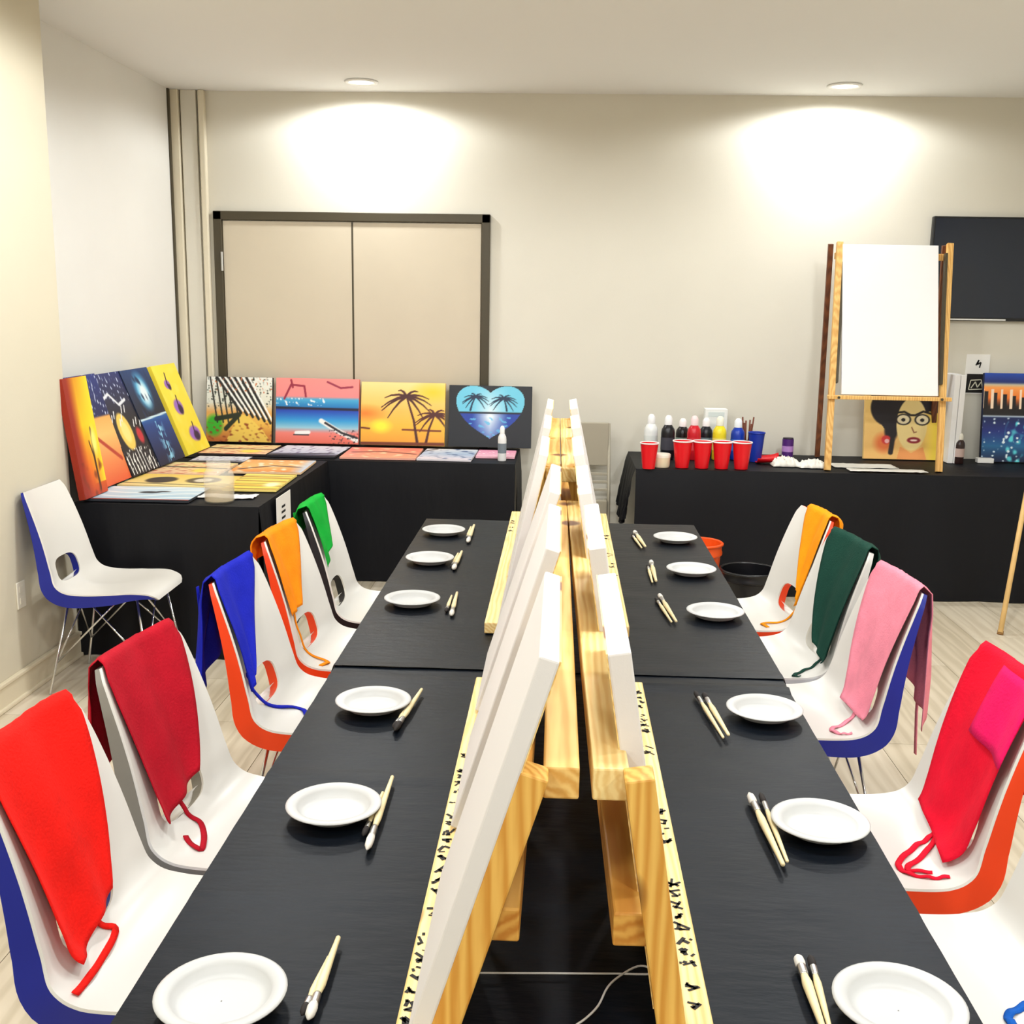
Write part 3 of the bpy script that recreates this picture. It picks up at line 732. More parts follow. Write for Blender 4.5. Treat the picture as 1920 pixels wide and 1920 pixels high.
def p_sunset_tree(q):
    q.vgrad([(0, (190, 60, 20)), (.25, (240, 120, 30)), (.6, (250, 200, 20)), (1, (220, 150, 10))]); q.blend((.45 - q.x) * 3.2, (150, 30, 10)); q.blend((q.x - .5) * 2 * (q.y > .1), (255, 220, 40))
    q.line([(.72, .05), (.70, .3), (.74, .55)], .035, (60, 30, 15)); q.line([(.70, .3), (.6, .45)], .02, (60, 30, 15)); q.ell(.8, .45, .16, .16, (255, 235, 120), .5, .8); q.blend((q.noise(4, 2) - .2) * (q.y < .3), (120, 40, 15))
def p_night_beach(q):
    q.vgrad([(0, (220, 90, 50)), (.45, (245, 190, 110)), (.6, (240, 170, 90)), (.62, (20, 30, 80)), (1, (24, 44, 120))]); q.blend((q.noise(9, 4) - .55) * 3 * (q.y > .62), (210, 220, 240)); q.line([(.0, .62), (.9, .2)], .03, (180, 60, 40))
def p_city(q):
    q.vgrad([(0, (18, 16, 20)), (.5, (24, 22, 28)), (1, (28, 40, 104))]); q.blend((q.noise(10, 6) - .5) * 3 * (q.y > .7), (200, 210, 235)); q.ell(.36, .42, .22, .2, (240, 200, 90), .15); q.ell(.36, .42, .14, .13, (250, 220, 130), .3)
    for k in range(9): x_ = .05 + .1 * k; h = .25 + .4 * q.rs.rand(); q.line([(x_, .02), (x_, h * .4)], .012, (230, 230, 225), .9); q.line([(x_ + .03, h * .5 + .3), (x_ + .09, h * .5 + .36)], .012, (230, 230, 230))
    q.ell(.75, .35, .12, .1, (190, 40, 50), .4); q.blend((q.noise(12, 8) - .4) * 3 * (q.y < .25), (235, 235, 230)); q.line([(.05, .75), (.3, .8), (.5, .68), (.75, .72)], .02, (225, 228, 235))
def p_blue_moon(q):
    q.vgrad([(0, (8, 20, 50)), (.42, (14, 60, 130)), (.48, (20, 90, 160)), (.5, (10, 20, 40)), (1, (16, 56, 110))]); q.ell(.5, .76, .3, .24, (90, 180, 220), .5); q.ell(.52, .74, .2, .17, (225, 240, 245), .6); q.blend((q.noise(5, 3) - .3) * 1.6 * (q.y > .5), (14, 40, 80))
    q.blend((1 - abs(q.x - .52) * 5) * (q.y < .44) * (q.noise(7, 5) > .1), (150, 215, 240)); q.line([(0, .48), (1, .5)], .014, (200, 225, 235))
def p_yellow_dancers(q):
    q.vgrad([(0, (236, 214, 50)), (1, (250, 226, 70))]); q.blend(q.noise(3, 2) * .3, (252, 240, 150))
    for (x_, y_, a, b) in ((.35, .78, .13, .06), (.42, .52, .2, .10), (.62, .2, .26, .10)): q.ell(x_, y_, a, b, (150, 100, 190), .3); q.ell(x_ + .05, y_ - .03, a * .55, b * .7, (50, 24, 60), .4); q.line([(x_, y_), (x_ + .06, y_ + .12)], .02, (60, 30, 50))
def p_forest(q):
    q.vgrad([(0, (190, 100, 40)), (.3, (236, 190, 80)), (.45, (230, 170, 90)), (.6, (226, 226, 210)), (1, (236, 238, 232))]); q.ell(.12, .25, .16, .2, (60, 180, 40), .4)
    q.poly([(.3, 0), (1, 0), (.85, .2), (.62, .42), (.5, .42)], (240, 206, 90), .9); q.blend((q.noise(9, 2) - .3) * 1.6 * (q.y < .3), (150, 70, 30)); q.blend((q.noise(12, 7) - .35) * 2 * (q.y > .5), (40, 50, 40))
    for k, x_ in enumerate((.05, .14, .22, .3, .38)): q.line([(x_ + .12, .3), (x_, 1)], .012, (40, 40, 34))
    for k in range(6): x_ = .98 - .09 * k; q.line([(x_, .3 + .03 * k), (x_ - .38, 1.0)], .018, (24, 24, 26)); q.line([(x_ + .03, .33 + .03 * k), (x_ - .34, 1.0)], .012, (245, 246, 244))
    q.blend((q.noise(14, 9) - .5) * 2 * (q.y > .75), (200, 110, 60)); q.line([(.15, .35), (.5, .42), (.3, .2)], .03, (30, 40, 20))
def p_pink_beach(q):
    q.vgrad([(0, (238, 110, 90)), (.16, (240, 130, 120)), (.24, (150, 200, 220)), (.36, (40, 150, 215)), (.5, (20, 70, 180)), (.54, (16, 30, 90)), (.56, (20, 120, 190)), (.68, (70, 170, 215)), (.72, (238, 140, 140)), (1, (244, 146, 140))])
    q.line([(0, .545), (1, .53)], .014, (20, 20, 50)); q.line([(.1, .68), (.18, .9), (.34, .88), (.36, .72)], .012, (150, 30, 60)); q.line([(.18, .97), (.2, .86)], .012, (150, 30, 60)); q.line([(.62, .95), (.78, .86), (.92, .88)], .012, (150, 40, 70))
    q.blend((q.noise(14, 3) - .35) * 2.5 * (q.y > .58) * (q.y < .7) * (q.x < .6), (235, 245, 250)); q.line([(.55, .35), (.75, .2), (.98, .06)], .03, (245, 240, 235)); q.line([(.6, .32), (.8, .17), (.98, .1)], .014, (30, 24, 34)); q.line([(.25, .16), (.4, .17)], .022, (245, 245, 245)); q.line([(.22, .13), (.4, .13)], .009, (40, 40, 50))
    q.blend((q.noise(16, 5) - .3) * 2 * (q.y < .22) * (q.x > .65), (50, 40, 50))
def p_palms(q):
    q.vgrad([(0, (240, 160, 50)), (.3, (246, 190, 60)), (.55, (246, 196, 90)), (1, (250, 226, 150))]); q.ell(.05, .5, .3, .16, (236, 130, 40), .8, .8); q.ell(.24, .3, .16, .14, (255, 240, 60), .7); q.ell(.85, .85, .3, .2, (252, 206, 40), .8, .8)
    q.line([(0, .27), (.1, .26)], .012, (110, 50, 20)); q.line([(.5, .25), (.95, .24)], .012, (120, 50, 20)); q.palm(.68, .02, .78, -.14, (70, 24, 20), .30, .014); q.palm(.78, .04, .5, .1, (80, 28, 20), .24, .013); q.line([(.0, .02), (1, .03)], .02, (120, 50, 20))
def p_heart(q):
    q.vgrad([(0, (14, 18, 28)), (1, (12, 16, 26))]); X = (q.x - .5) * 2.3; Y = (q.y - .50) * 2.1
    h = (X * X + Y * Y - .62) ** 3 - X * X * Y ** 3 * 1.3; inside = h < 0
    cl = np.where((q.y > .55)[..., None], np.array((110, 200, 226.)), np.array((24, 60, 160.))); k = (inside * 1.0)[..., None]; q.a = q.a * (1 - k) + cl * k
    q.blend(inside * (1 - abs(q.x - .5) * 4.5) * (1.1 - abs(q.y - .5) * 2), (235, 248, 252)); q.line([(.12, .56), (.88, .56)], .012, (14, 20, 40)); q.blend(inside * (q.noise(9, 2) > .5) * (q.y < .5) * .8, (100, 190, 230))
    q.palm(.26, .6, .82, .06, (14, 40, 70), .16, .010); q.palm(.7, .6, .8, -.04, (14, 40, 70), .17, .010)
def p_portrait(q):
    q.vgrad([(0, (244, 190, 110)), (1, (250, 214, 130))]); q.blend((q.x - .72) * 6, (246, 214, 70)); q.ell(.25, .25, .16, .2, (236, 120, 60), .6)
    q.poly([(.06, 1), (1, 1), (1, .9), (.86, .78), (.3, .4), (.22, .52), (.16, .66), (.12, .8)], (22, 16, 26)); q.ell(.30, .80, .24, .30, (22, 16, 26), .08); q.ell(.9, .92, .16, .2, (22, 16, 26), .1); q.ell(.34, .45, .1, .2, (22, 16, 26), .3)
    q.ell(.60, .55, .20, .42, (248, 222, 150), .05); q.poly([(.42, 0), (.46, .2), (.6, .1), (.75, .2), (.8, 0)], (244, 160, 90))
    for cx in (.49, .73):
        q.ell(cx, .62, .105, .095, (24, 18, 20), .12); q.ell(cx, .62, .083, .073, (250, 236, 196), .12); q.ell(cx, .615, .03, .03, (20, 16, 18), .2)
    q.line([(.38, .72), (.5, .74), (.58, .69), (.64, .69), (.74, .75), (.86, .71)], .014, (22, 16, 18)); q.line([(.60, .5), (.63, .42), (.66, .43)], .008, (150, 90, 60))
    q.ell(.63, .30, .095, .055, (140, 20, 36), .2); q.ell(.63, .30, .055, .018, (250, 220, 210), .3); q.ell(.28, .3, .07, .08, (214, 50, 50), .3); q.ell(.29, .28, .035, .04, (250, 190, 190), .3); q.line([(.36, .3), (.34, .1)], .03, (22, 16, 22))
def p_lake(q):
    q.vgrad([(0, (10, 24, 60)), (.18, (24, 100, 150)), (.35, (20, 40, 120)), (.50, (12, 30, 80)), (.515, (210, 225, 235)), (.53, (12, 10, 16)), (.62, (30, 16, 14)), (.72, (236, 120, 40)), (.84, (250, 160, 80)), (.87, (200, 190, 160)), (.9, (20, 40, 110)), (1, (24, 70, 170))])
    q.blend((q.noise(6, 4) - .2) * 1.4 * (q.y < .48) * (q.x > .25), (90, 210, 220)); q.blend((np.sin(q.x * 60) > .2) * (q.y > .55) * (q.y < .8 - .15 * q.x), (16, 10, 14)); q.blend((np.sin(q.x * 60 + 2) > .7) * (q.y > .6) * (q.y < .82), (250, 220, 190)); q.blend((q.noise(12, 7) - .6) * 3 * (q.y < .5), (230, 245, 250))
def p_ripple(q): q.vgrad([(0, (160, 190, 210)), (1, (206, 222, 230))]); q.blend((np.sin(q.y * 22 + 3 * np.sin(q.x * 5)) - .4) * 1.4, (236, 240, 240)); q.ell(.5, .55, .12, .09, (30, 34, 44), .3); q.ell(.62, .62, .08, .05, (30, 34, 44), .3); q.line([(0, .02), (1, .02)], .03, (150, 60, 50))
def p_moons(q): q.vgrad([(0, (236, 216, 150)), (1, (240, 200, 90))]); q.ell(.3, .5, .16, .3, (60, 46, 34), .2); q.ell(.7, .55, .18, .3, (90, 76, 56), .2); q.ell(.7, .55, .1, .2, (225, 215, 190), .3); q.line([(0, .2), (1, .1)], .02, (60, 50, 40))
def p_stripes(q): q.vgrad([(0, (244, 206, 70)), (1, (250, 220, 110))]); q.blend((np.sin(q.y * 26 + 2 * q.x) - .5) * 2, (200, 150, 50)); q.blend((np.sin(q.y * 40) - .8) * 4, (60, 50, 30)); q.ell(.8, .3, .2, .2, (250, 240, 190), .6)
def p_orange(q): q.vgrad([(0, (236, 140, 60)), (.5, (246, 186, 110)), (1, (240, 160, 90))]); q.blend((q.noise(4, 3) - .2) * 1.5, (250, 226, 190)); q.line([(.1, .2), (.5, .5), (.9, .4)], .03, (90, 60, 50)); q.blend((q.x - .8) * 5, (190, 205, 225))
def p_peach(q): q.vgrad([(0, (244, 200, 160)), (1, (240, 216, 150))]); q.blend((q.noise(5, 5) - .2) * 1.6, (200, 90, 70)); q.line([(0, .6), (1, .5)], .03, (40, 34, 34)); q.ell(.7, .3, .2, .2, (246, 220, 90), .5)
def p_grey(q): q.vgrad([(0, (60, 56, 70)), (.3, (200, 200, 214)), (1, (226, 224, 230))]); q.blend((q.noise(6, 6) - .3) * 1.8, (110, 96, 130)); q.line([(.1, .1), (.9, .3)], .03, (30, 28, 34)); q.blend((.2 - q.y) * 5, (24, 24, 30))
def p_rose(q): q.vgrad([(0, (240, 160, 130)), (1, (236, 120, 110))]); q.blend((q.noise(4, 9) - .2) * 1.4, (250, 206, 170)); q.line([(.1, .5), (.5, .6), (.95, .4)], .03, (110, 50, 60))
def p_ice(q): q.vgrad([(0, (236, 220, 226)), (.5, (170, 190, 216)), (1, (236, 236, 240))]); q.blend((q.noise(5, 11) - .3) * 1.6, (90, 110, 150)); q.line([(.05, .8), (.2, .95)], .03, (30, 30, 40))
def p_blossom(q): q.vgrad([(0, (246, 190, 206)), (1, (240, 150, 180))]); q.blend((q.noise(5, 13) - .3) * 1.4, (252, 226, 232))

def canvas(name, label, fn, w_, h_, loc, rz, lean, th=.03, side=(240, 238, 232), n=(110, 90), flat=False, roll=0.0, kind='painting'):
    """local x across, front towards -y, z up, origin at the bottom centre of the back"""
    r = empty(name, loc, 0, label, kind); r.rotation_euler = Euler((lean if not flat else -math.pi / 2, roll, rz), 'XYZ') if not flat else Euler((-math.pi / 2, 0, rz), 'XYZ')
    bd = MB().box(-w_ / 2, w_ / 2, -th, 0, 0, h_).build('stretched_canvas', mat('canvas_side_%d_%d_%d' % side, side, .8), r, world=False, bevel=.002)
    if fn:
        q = Pic(*n, seed=3); fn(q); ny, nx = q.x.shape
        mb = MB(); e = .0008
        vs = np.stack([(q.x - .5) * (w_ - .002), np.full_like(q.x, -th - e), q.y * (h_ - .002) + .001], -1).reshape(-1, 3)
        idx = np.arange(nx * ny).reshape(ny, nx)
        fs = np.stack([idx[:-1, :-1], idx[:-1, 1:], idx[1:, 1:], idx[1:, :-1]], -1).reshape(-1, 4)
        me = bpy.data.meshes.new('painted_face'); me.from_pydata(vs.tolist(), [], fs.tolist()); me.update()
        at = me.color_attributes.new('paint', 'FLOAT_COLOR', 'POINT'); colr = np.ones((nx * ny, 4)); colr[:, :3] = _sl(np.clip(q.a, 0, 255)).reshape(-1, 3)
        at.data.foreach_set('color', colr.ravel()); me.materials.append(M_paint)
        part(me, 'painted_face', r)
    return r
M_paint = bpy.data.materials.new('acrylic_paint'); M_paint.use_nodes = True
_nt = M_paint.node_tree; _a = _nt.nodes.new('ShaderNodeAttribute'); _a.attribute_name = 'paint'; _b = _nt.nodes['Principled BSDF']; _b.inputs['Roughness'].default_value = .5
_nt.links.new(_a.outputs['Color'], _b.inputs['Base Color'])
_t = _nt.nodes.new('ShaderNodeTexNoise'); _t.inputs['Scale'].default_value = 90; _p = _nt.nodes.new('ShaderNodeBump'); _p.inputs['Strength'].default_value = .08
_nt.links.new(_t.outputs['Fac'], _p.inputs['Height']); _nt.links.new(_p.outputs['Normal'], _b.inputs['Normal'])

TZ = TT + .004
# leaning on the left wall: (bottom edge start pixel, end pixel, lean)
for nm, fn, b0, b1, ln, sd in (
    ('yellow and red sunset painting with dark tree leaning by the blue backed chair', p_sunset_tree, (150, 940), (192, 921), .14, (150, 40, 14)),
    ('painting of peach sand under starry blue sky behind the night city', p_night_beach, (190, 923), (244, 900), .31, (30, 40, 90)),
    ('dark night city painting with round yellow moon', p_city, (243, 899), (298, 875), .38, (20, 20, 28)),
    ('deep blue moonlit water painting beside the yellow dancers', p_blue_moon, (292, 879), (337, 861), .38, (14, 26, 50)),
    ('bright yellow painting with purple dancers near the corner', p_yellow_dancers, (345, 858), (395, 838), .38, (240, 216, 60))):
    a, b = onz(*b0, TZ + .012), onz(*b1, TZ + .012); wd = .26 if ln < .2 else .40; c = np.array([(a[0] + b[0]) / 2 + (.03 if ln < .2 else .0 if ln < .35 else .03), a[1] + .012 + wd / 2, 0])
    canvas('leaning_painting', nm, fn, wd, .56, (c[0] - .034, c[1], TZ + .012), math.pi / 2, -ln, side=sd, n=(90, 120))
# standing against the wall before the double door
for nm, fn, x0, x1, yb, sd, hh in (
    ('forest path painting with leaning birch trunks by the corner', p_forest, 380, 504, 834, (40, 36, 30), .425),
    ('pink and blue beach painting with boats before the door', p_pink_beach, 511, 668, 834, (236, 130, 120), .425),
    ('golden sunset painting with two dark palm trees', p_palms, 672, 831, 832, (240, 190, 80), .41),
    ('black painting with a blue heart shaped moonlit sea', p_heart, 838, 995, 836, (14, 16, 24), .40)):
    a, b = ony(x0, yb, 7.0), ony(x1, yb, 7.0); wd = b[0] - a[0]
    canvas('leaning_painting', nm, fn, wd, hh, ((a[0] + b[0]) / 2, 7.10, TZ + .012), 0, -.16, side=sd, n=(130, 105))
# flat ones on the side table and the door table: centre x, y, size across, size along
for nm, fn, cx, cy, wx, ly, z, rz, sd in (
    ('pale blue rippled water painting lying flat at the side table end', p_ripple, -1.98, 5.14, .50, .36, 0, .02, (40, 44, 52)),
    ('cream painting with dark moons lying flat behind the rippled one', p_moons, -1.95, 5.53, .54, .36, 0, -.02, (230, 210, 150)),
    ('yellow striped painting lying flat behind the glass jar', p_stripes, -1.545, 5.56, .27, .50, 0, .03, (240, 216, 120)),
    ('orange painting lying flat beside the side table corner', p_orange, -1.62, 6.10, .40, .46, 0, .04, (236, 200, 160)),
    ('pale peach painting lying flat under the yellow dancers', p_peach, -2.03, 5.95, .38, .42, 0, 0, (236, 200, 160)),
    ('grey painting lying flat where the side table meets the door table', p_grey, -1.99, 6.31, .32, .24, 0, .02, (40, 38, 46)),
    ('peach and black painting lying flat before the forest path', p_peach, -2.0, 6.75, .42, .42, .001, .02, (50, 40, 40)),
    ('grey violet painting lying flat before the beach painting', p_grey, -1.56, 6.75, .42, .46, .001, -.03, (40, 38, 46)),
    ('salmon painting lying flat before the palm trees', p_rose, -1.10, 6.74, .46, .46, .001, .02, (236, 170, 150)),
    ('white and icy blue painting lying flat beside the salmon one', p_ice, -.69, 6.74, .33, .46, .001, -.02, (226, 220, 226)),
    ('pink blossom painting lying flat before the heart', p_blossom, -.395, 6.82, .24, .30, .001, 0, (240, 180, 196))):
    canvas('flat_painting', nm, fn, wx, ly, (cx + ly / 2 * math.sin(rz), cy - ly / 2 * math.cos(rz), TZ + z), rz, 0, th=.012, side=sd, n=(70, 60), flat=True)

# ---------------------------------------------------------------- easel on the right table
ZT = TT + .003
ea = empty('display_easel', (1.93, 6.6, ZT), 0, 'tall wooden display easel with a big blank canvas on the cup table', 'easel')
fl_, fr_ = onz(1551, 882, ZT), onz(1760, 885, ZT); YT = 6.86
tl, trr = ony(1574, 466, YT), ony(1781, 462, YT); zt = 2.075
for a, b in ((fl_, tl), (fr_, trr)):
    MB().beam((a[0], a[1], ZT), (b[0], YT, zt), .036, .03, (0, -1, 0)).build('front_leg', M_easel, ea, bevel=.002)
bl, br = onz(1524, 851, ZT), onz(1728, 853, ZT)
for a, b in ((bl, tl), (br, trr)):
    MB().beam((a[0], 7.12, ZT), (b[0] - .045 if a is bl else b[0] - .02, YT + .035, zt - .01), .03, .024, (0, -1, 0)).build('rear_leg', M_easel_d if a is bl else M_easel_d, ea, bevel=.002)
def leg_y(z): return fl_[1] + (YT - fl_[1]) * (z - ZT) / (zt - ZT)
tz = ony(1660, 742, leg_y(1.2))[2]; ly = leg_y(tz)
xa = fl_[0] + (tl[0] - fl_[0]) * (tz - ZT) / (zt - ZT); xb = fr_[0] + (trr[0] - fr_[0]) * (tz - ZT) / (zt - ZT)
MB().box(xa - .03, xb + .03, ly - .055, ly - .016, tz - .022, tz).build('canvas_tray', M_easel, ea, bevel=.003)
MB().box(tl[0] - .02, trr[0] + .02, YT + .014, YT + .034, zt - .10, zt - .06).build('top_bar', M_easel, ea, bevel=.003)
for x in (xa + .03, xb - .03):
    MB().tube([(x, ly - .058, tz - .011), (x, ly - .064, tz - .011)], .008, 12).build('bolt', M_frame, ea)
for s_, (a, b) in ((1, (fl_, tl)), (-1, (fr_, trr))):
    z0, z1 = tz + .07, zt - .06
    p = lambda z: Vector((a[0] + (b[0] - a[0]) * (z - ZT) / (zt - ZT) + s_ * .024, leg_y(z) - .004, z))
    MB().beam(tuple(p(z0)), tuple(p(z1)), .014, .034, (0, -1, 0)).build('slot_strip', M_frame, ea)
cw = trr[0] - tl[0] - .088
canvas('blank_display_canvas', 'large blank white canvas standing on the display easel', None, cw, .905, ((xa + xb) / 2 + .005, ly - .006, tz + .001), 0, -math.atan((YT - fl_[1]) / (zt - ZT)), th=.02, side=(242, 240, 240), kind='canvas')

# ---------------------------------------------------------------- paintings and boards on the right table
p0, p1 = ony(1620, 855, 7.02), ony(1768, 858, 7.02)
canvas('leaning_painting', 'portrait painting of a woman with big dark hair and glasses', p_portrait, p1[0] - p0[0], .41, ((p0[0] + p1[0]) / 2, 7.06, ZT), 0, -.16, side=(246, 206, 130), n=(130, 115))
p0 = ony(1841, 862, 7.0)
canvas('leaning_painting', 'blue lake painting with glowing orange sunset shore below the television', p_lake, .56, .56, (p0[0] + .28, 7.05, ZT), 0, -.14, side=(20, 30, 60), n=(130, 130))
p0 = ony(1781, 858, 7.0)
for k in (0, 1):
    x = p0[0] - .018 + .036 * k
    canvas('spare_canvas', 'spare blank canvas stood on edge, ' + ('nearer the portrait', 'nearer the lake painting')[k], None, .24, .55, (x - .016, 7.06, ZT), math.pi / 2, 0, th=.033, side=(240, 238, 236), kind='canvas')

# ---------------------------------------------------------------- television and wall card
t0 = ony(1752, 405, YW - .05); t1 = ony(1795, 601, YW - .05)
tv = empty('television', (t0[0] + .56, YW, t1[2]), 0, 'wide black wall mounted television', 'television')
MB().box(t0[0], t0[0] + 1.12, YW - .05, YW - .006, t1[2], t0[2]).build('bezel', mat('tv_plastic', (14, 16, 20), .35), tv, bevel=.006)
MB().box(t0[0] + .012, t0[0] + 1.108, YW - .0515, YW - .049, t1[2] + .02, t0[2] - .012).build('screen', mat('tv_glass', (18, 28, 44), .16, spec=.6), tv)
MB().box(t0[0] + .14, t0[0] + .5, YW - .053, YW - .0495, t1[2] + .004, t1[2] + .012).build('label_glare_strip', mat('label_glare_white', (235, 235, 230), .5), tv)  # glare on the label at the lower edge, painted as a white strip
MB().box(t0[0] + .4, t0[0] + .7, YW - .007, YW - .002, t1[2] + .2, t1[2] + .4).build('wall_bracket', M_frame, tv)
c0, c1 = ony(1813, 664, YW), ony(1857, 664, YW); zc0 = ony(1835, 738, YW)[2]
cdx = (c0[0] + c1[0]) / 2
k_ = empty('wall_card', (cdx, YW, zc0), 0, 'small white card with black emblem on the wall beneath the television', 'sign')
MB().box(c0[0], c1[0], YW - .004, YW, zc0 + .0, c0[2]).build('card', mat('card_paper', (245, 243, 238), .7), k_)
H_ = c0[2] - zc0; W_ = c1[0] - c0[0]; mb = MB()
mb.box(cdx - W_ * .42, cdx + W_ * .42, YW - .0046, YW - .004, zc0 + .005, zc0 + H_ * .50); mb.build('emblem_square', M_ink, k_)
mb = MB()
def fstroke(mb, pts, wd, yy):
    for (a, b) in zip(pts[:-1], pts[1:]):
        dx, dz = b[0] - a[0], b[1] - a[1]; l = math.hypot(dx, dz) + 1e-9; nx_, nz_ = -dz / l * wd / 2, dx / l * wd / 2
        mb.add([(a[0] + nx_, yy, a[1] + nz_), (a[0] - nx_, yy, a[1] - nz_), (b[0] - nx_, yy, b[1] - nz_), (b[0] + nx_, yy, b[1] + nz_)], [(0, 1, 2, 3)])
zq = zc0 + H_ * .22
fstroke(mb, [(cdx - .045, zq - .03), (cdx - .035, zq + .03), (cdx + .03, zq + .035), (cdx + .045, zq - .025), (cdx - .045, zq - .03)], .006, YW - .0052)
fstroke(mb, [(cdx - .03, zq - .02), (cdx - .005, zq + .02), (cdx + .01, zq - .015), (cdx + .03, zq + .018)], .007, YW - .0052)
mb.build('emblem_lines', mat('card_lines', (225, 222, 200), .7), k_)
mb = MB(); fstroke(mb, [(cdx - .012, zc0 + H_ * .72), (cdx + .004, zc0 + H_ * .86), (cdx - .004, zc0 + H_ * .74), (cdx + .018, zc0 + H_ * .8), (cdx + .012, zc0 + H_ * .66)], .009, YW - .0048)
mb.build('brush_mark', M_ink, k_)

# ---------------------------------------------------------------- cups, bottles and supplies on the right table
M_red = mat('red_cup', (222, 18, 30), .35); M_cupw = mat('cup_white', (245, 240, 238), .4); M_bluec = mat('blue_cup', (18, 50, 160), .35)
def cup(px, py, h, rt_, m, label, group, rim=None, Y=None):
    q = onz(px, py, ZT); y = Y or q[1]; x = ony(px, py, y)[0]
    r = empty('plastic_cup', (x, y, ZT), 0, label, 'cup', group)
    M = Matrix.Translation((x, y, ZT)); b = rt_ * .68
    MB().lathe([(.001, .0), (b, 0), (b + (rt_ - b) * .35, h * .33), (b + (rt_ - b) * .36, h * .36), (b + (rt_ - b) * .7, h * .7), (b + (rt_ - b) * .71, h * .73), (rt_, h), (rt_ - .003, h), (b - .003, .006), (.001, .006)], 28, M, cap=False).build('cup_body', m, r, auto=.6)
    MB().lathe([(rt_ - .003, h - .004), (rt_ + .003, h - .004), (rt_ + .004, h), (rt_ + .002, h + .004), (rt_ - .002, h + .003), (rt_ - .003, h - .004)], 28, M, cap=False).build('rim', rim or M_cupw, r, smooth=True)
    MB().lathe([(.001, h * .8), (rt_ * .93, h * .8)], 24, M, cap=False).build('inner_floor', rim or M_cupw, r)
    return r
cup(1216, 878, .15, .053, M_red, 'red plastic cup standing apart at the table corner', 'red plastic cups')
for k, px in enumerate((1278, 1315, 1352, 1389)):
    cup(px, 882, .158, .057, M_red, 'red plastic cup in the row, ' + ('beside the cream tub', 'second from the cream tub', 'third from the cream tub', 'at the blue cup end')[k], 'red plastic cups', Y=6.495)
cup(1416, 862, .18, .05, M_bluec, 'blue plastic cup behind the red dustpan', None, M_bluec, Y=6.82)
q = onz(1240, 876, ZT); tb = empty('cream_tub', (q[0], q[1], ZT), 0, 'small cream tub between the red cups', 'tub')
Mt = Matrix.Translation((q[0], 6.50, ZT))
MB().lathe([(.001, 0), (.046, 0), (.050, .01), (.052, .06), (.001, .06)], 24, Mt, cap=False).build('tub_body', mat('cream_plastic', (236, 220, 186), .5), tb, auto=.6)
MB().lathe([(.001, .06), (.054, .06), (.054, .075), (.05, .08), (.001, .08)], 24, Mt, cap=False).build('lid', mat('cream_lid', (246, 240, 222), .45), tb, auto=.6)
def bottle(px, ytop, Y, col, label, rr=.043, cap=(240, 240, 238), z0=ZT, group='paint bottles behind the cups', tag_=None):
    p = ony(px, ytop, Y); h = p[2] - z0; r = empty('paint_bottle', (p[0], Y, z0), 0, label, 'bottle', group); M = Matrix.Translation((p[0], Y, z0))
    MB().lathe([(.001, 0), (rr * .94, 0), (rr, .006), (rr, h * .60), (rr * .93, h * .68), (rr * .62, h * .76), (rr * .46, h * .79), (.001, h * .79)], 24, M, cap=False).build('bottle_body', mat('paint_%d_%d_%d' % col, col, .3), r, auto=.7)
    MB().lathe([(rr * .56, h * .78), (rr * .56, h * .92), (rr * .46, h * .95), (rr * .3, h * .99), (.001, h)], 18, M, cap=False).build('cap', mat('cap_%d_%d_%d' % cap, cap, .4), r, auto=.7)
    MB().lathe([(rr * 1.012, h * .22), (rr * 1.012, h * .5)], 24, M, cap=False).build('paper_label', mat('blabel_%d_%d_%d' % (tag_ or (200, 200, 200)), tag_ or (200, 200, 200), .6), r, smooth=True)
for px, yt, Y, c, cp, lb, tg in (
    (1222, 776, 6.95, (238, 240, 238), (245, 245, 245), 'white paint bottle behind the lone red cup', (226, 230, 226)),
    (1254, 778, 6.84, (20, 20, 26), (245, 245, 245), 'black paint bottle with white cap beside the white one', (60, 60, 70)),
    (1281, 784, 7.0, (24, 18, 22), (250, 240, 238), 'dark maroon black bottle beside the red paint', (150, 170, 160)),
    (1303, 779, 6.86, (208, 24, 40), (246, 220, 220), 'red paint bottle among the dark bottles', (220, 60, 70)),
    (1325, 783, 7.0, (22, 26, 34), (250, 246, 246), 'blue black paint bottle beside the yellow paint', (120, 140, 150)),
    (1351, 780, 6.88, (240, 220, 40), (240, 240, 220), 'yellow paint bottle before the white box', (250, 236, 120)),
    (1385, 784, 6.9, (20, 60, 176), (240, 244, 250), 'blue paint bottle beside the blue cup', (60, 110, 210))):
    bottle(px, yt, Y, c, lb, cap=cp, tag_=tg)
p0, p1 = ony(1322, 766, 7.1), ony(1364, 766, 7.1)
bx = empty('white_box', ((p0[0] + p1[0]) / 2, 7.12, ZT), 0, 'tall white carton standing behind the paint bottles', 'box')
MB().box(p0[0], p1[0], 7.08, 7.16, ZT, p0[2]).build('carton', mat('carton_white', (240, 242, 238), .6), bx, bevel=.003)
MB().box(p0[0] + .02, p1[0] - .02, 7.0785, 7.0805, p0[2] - .05, p0[2] - .02).build('printed_panel', mat('carton_print', (214, 224, 222), .6), bx)
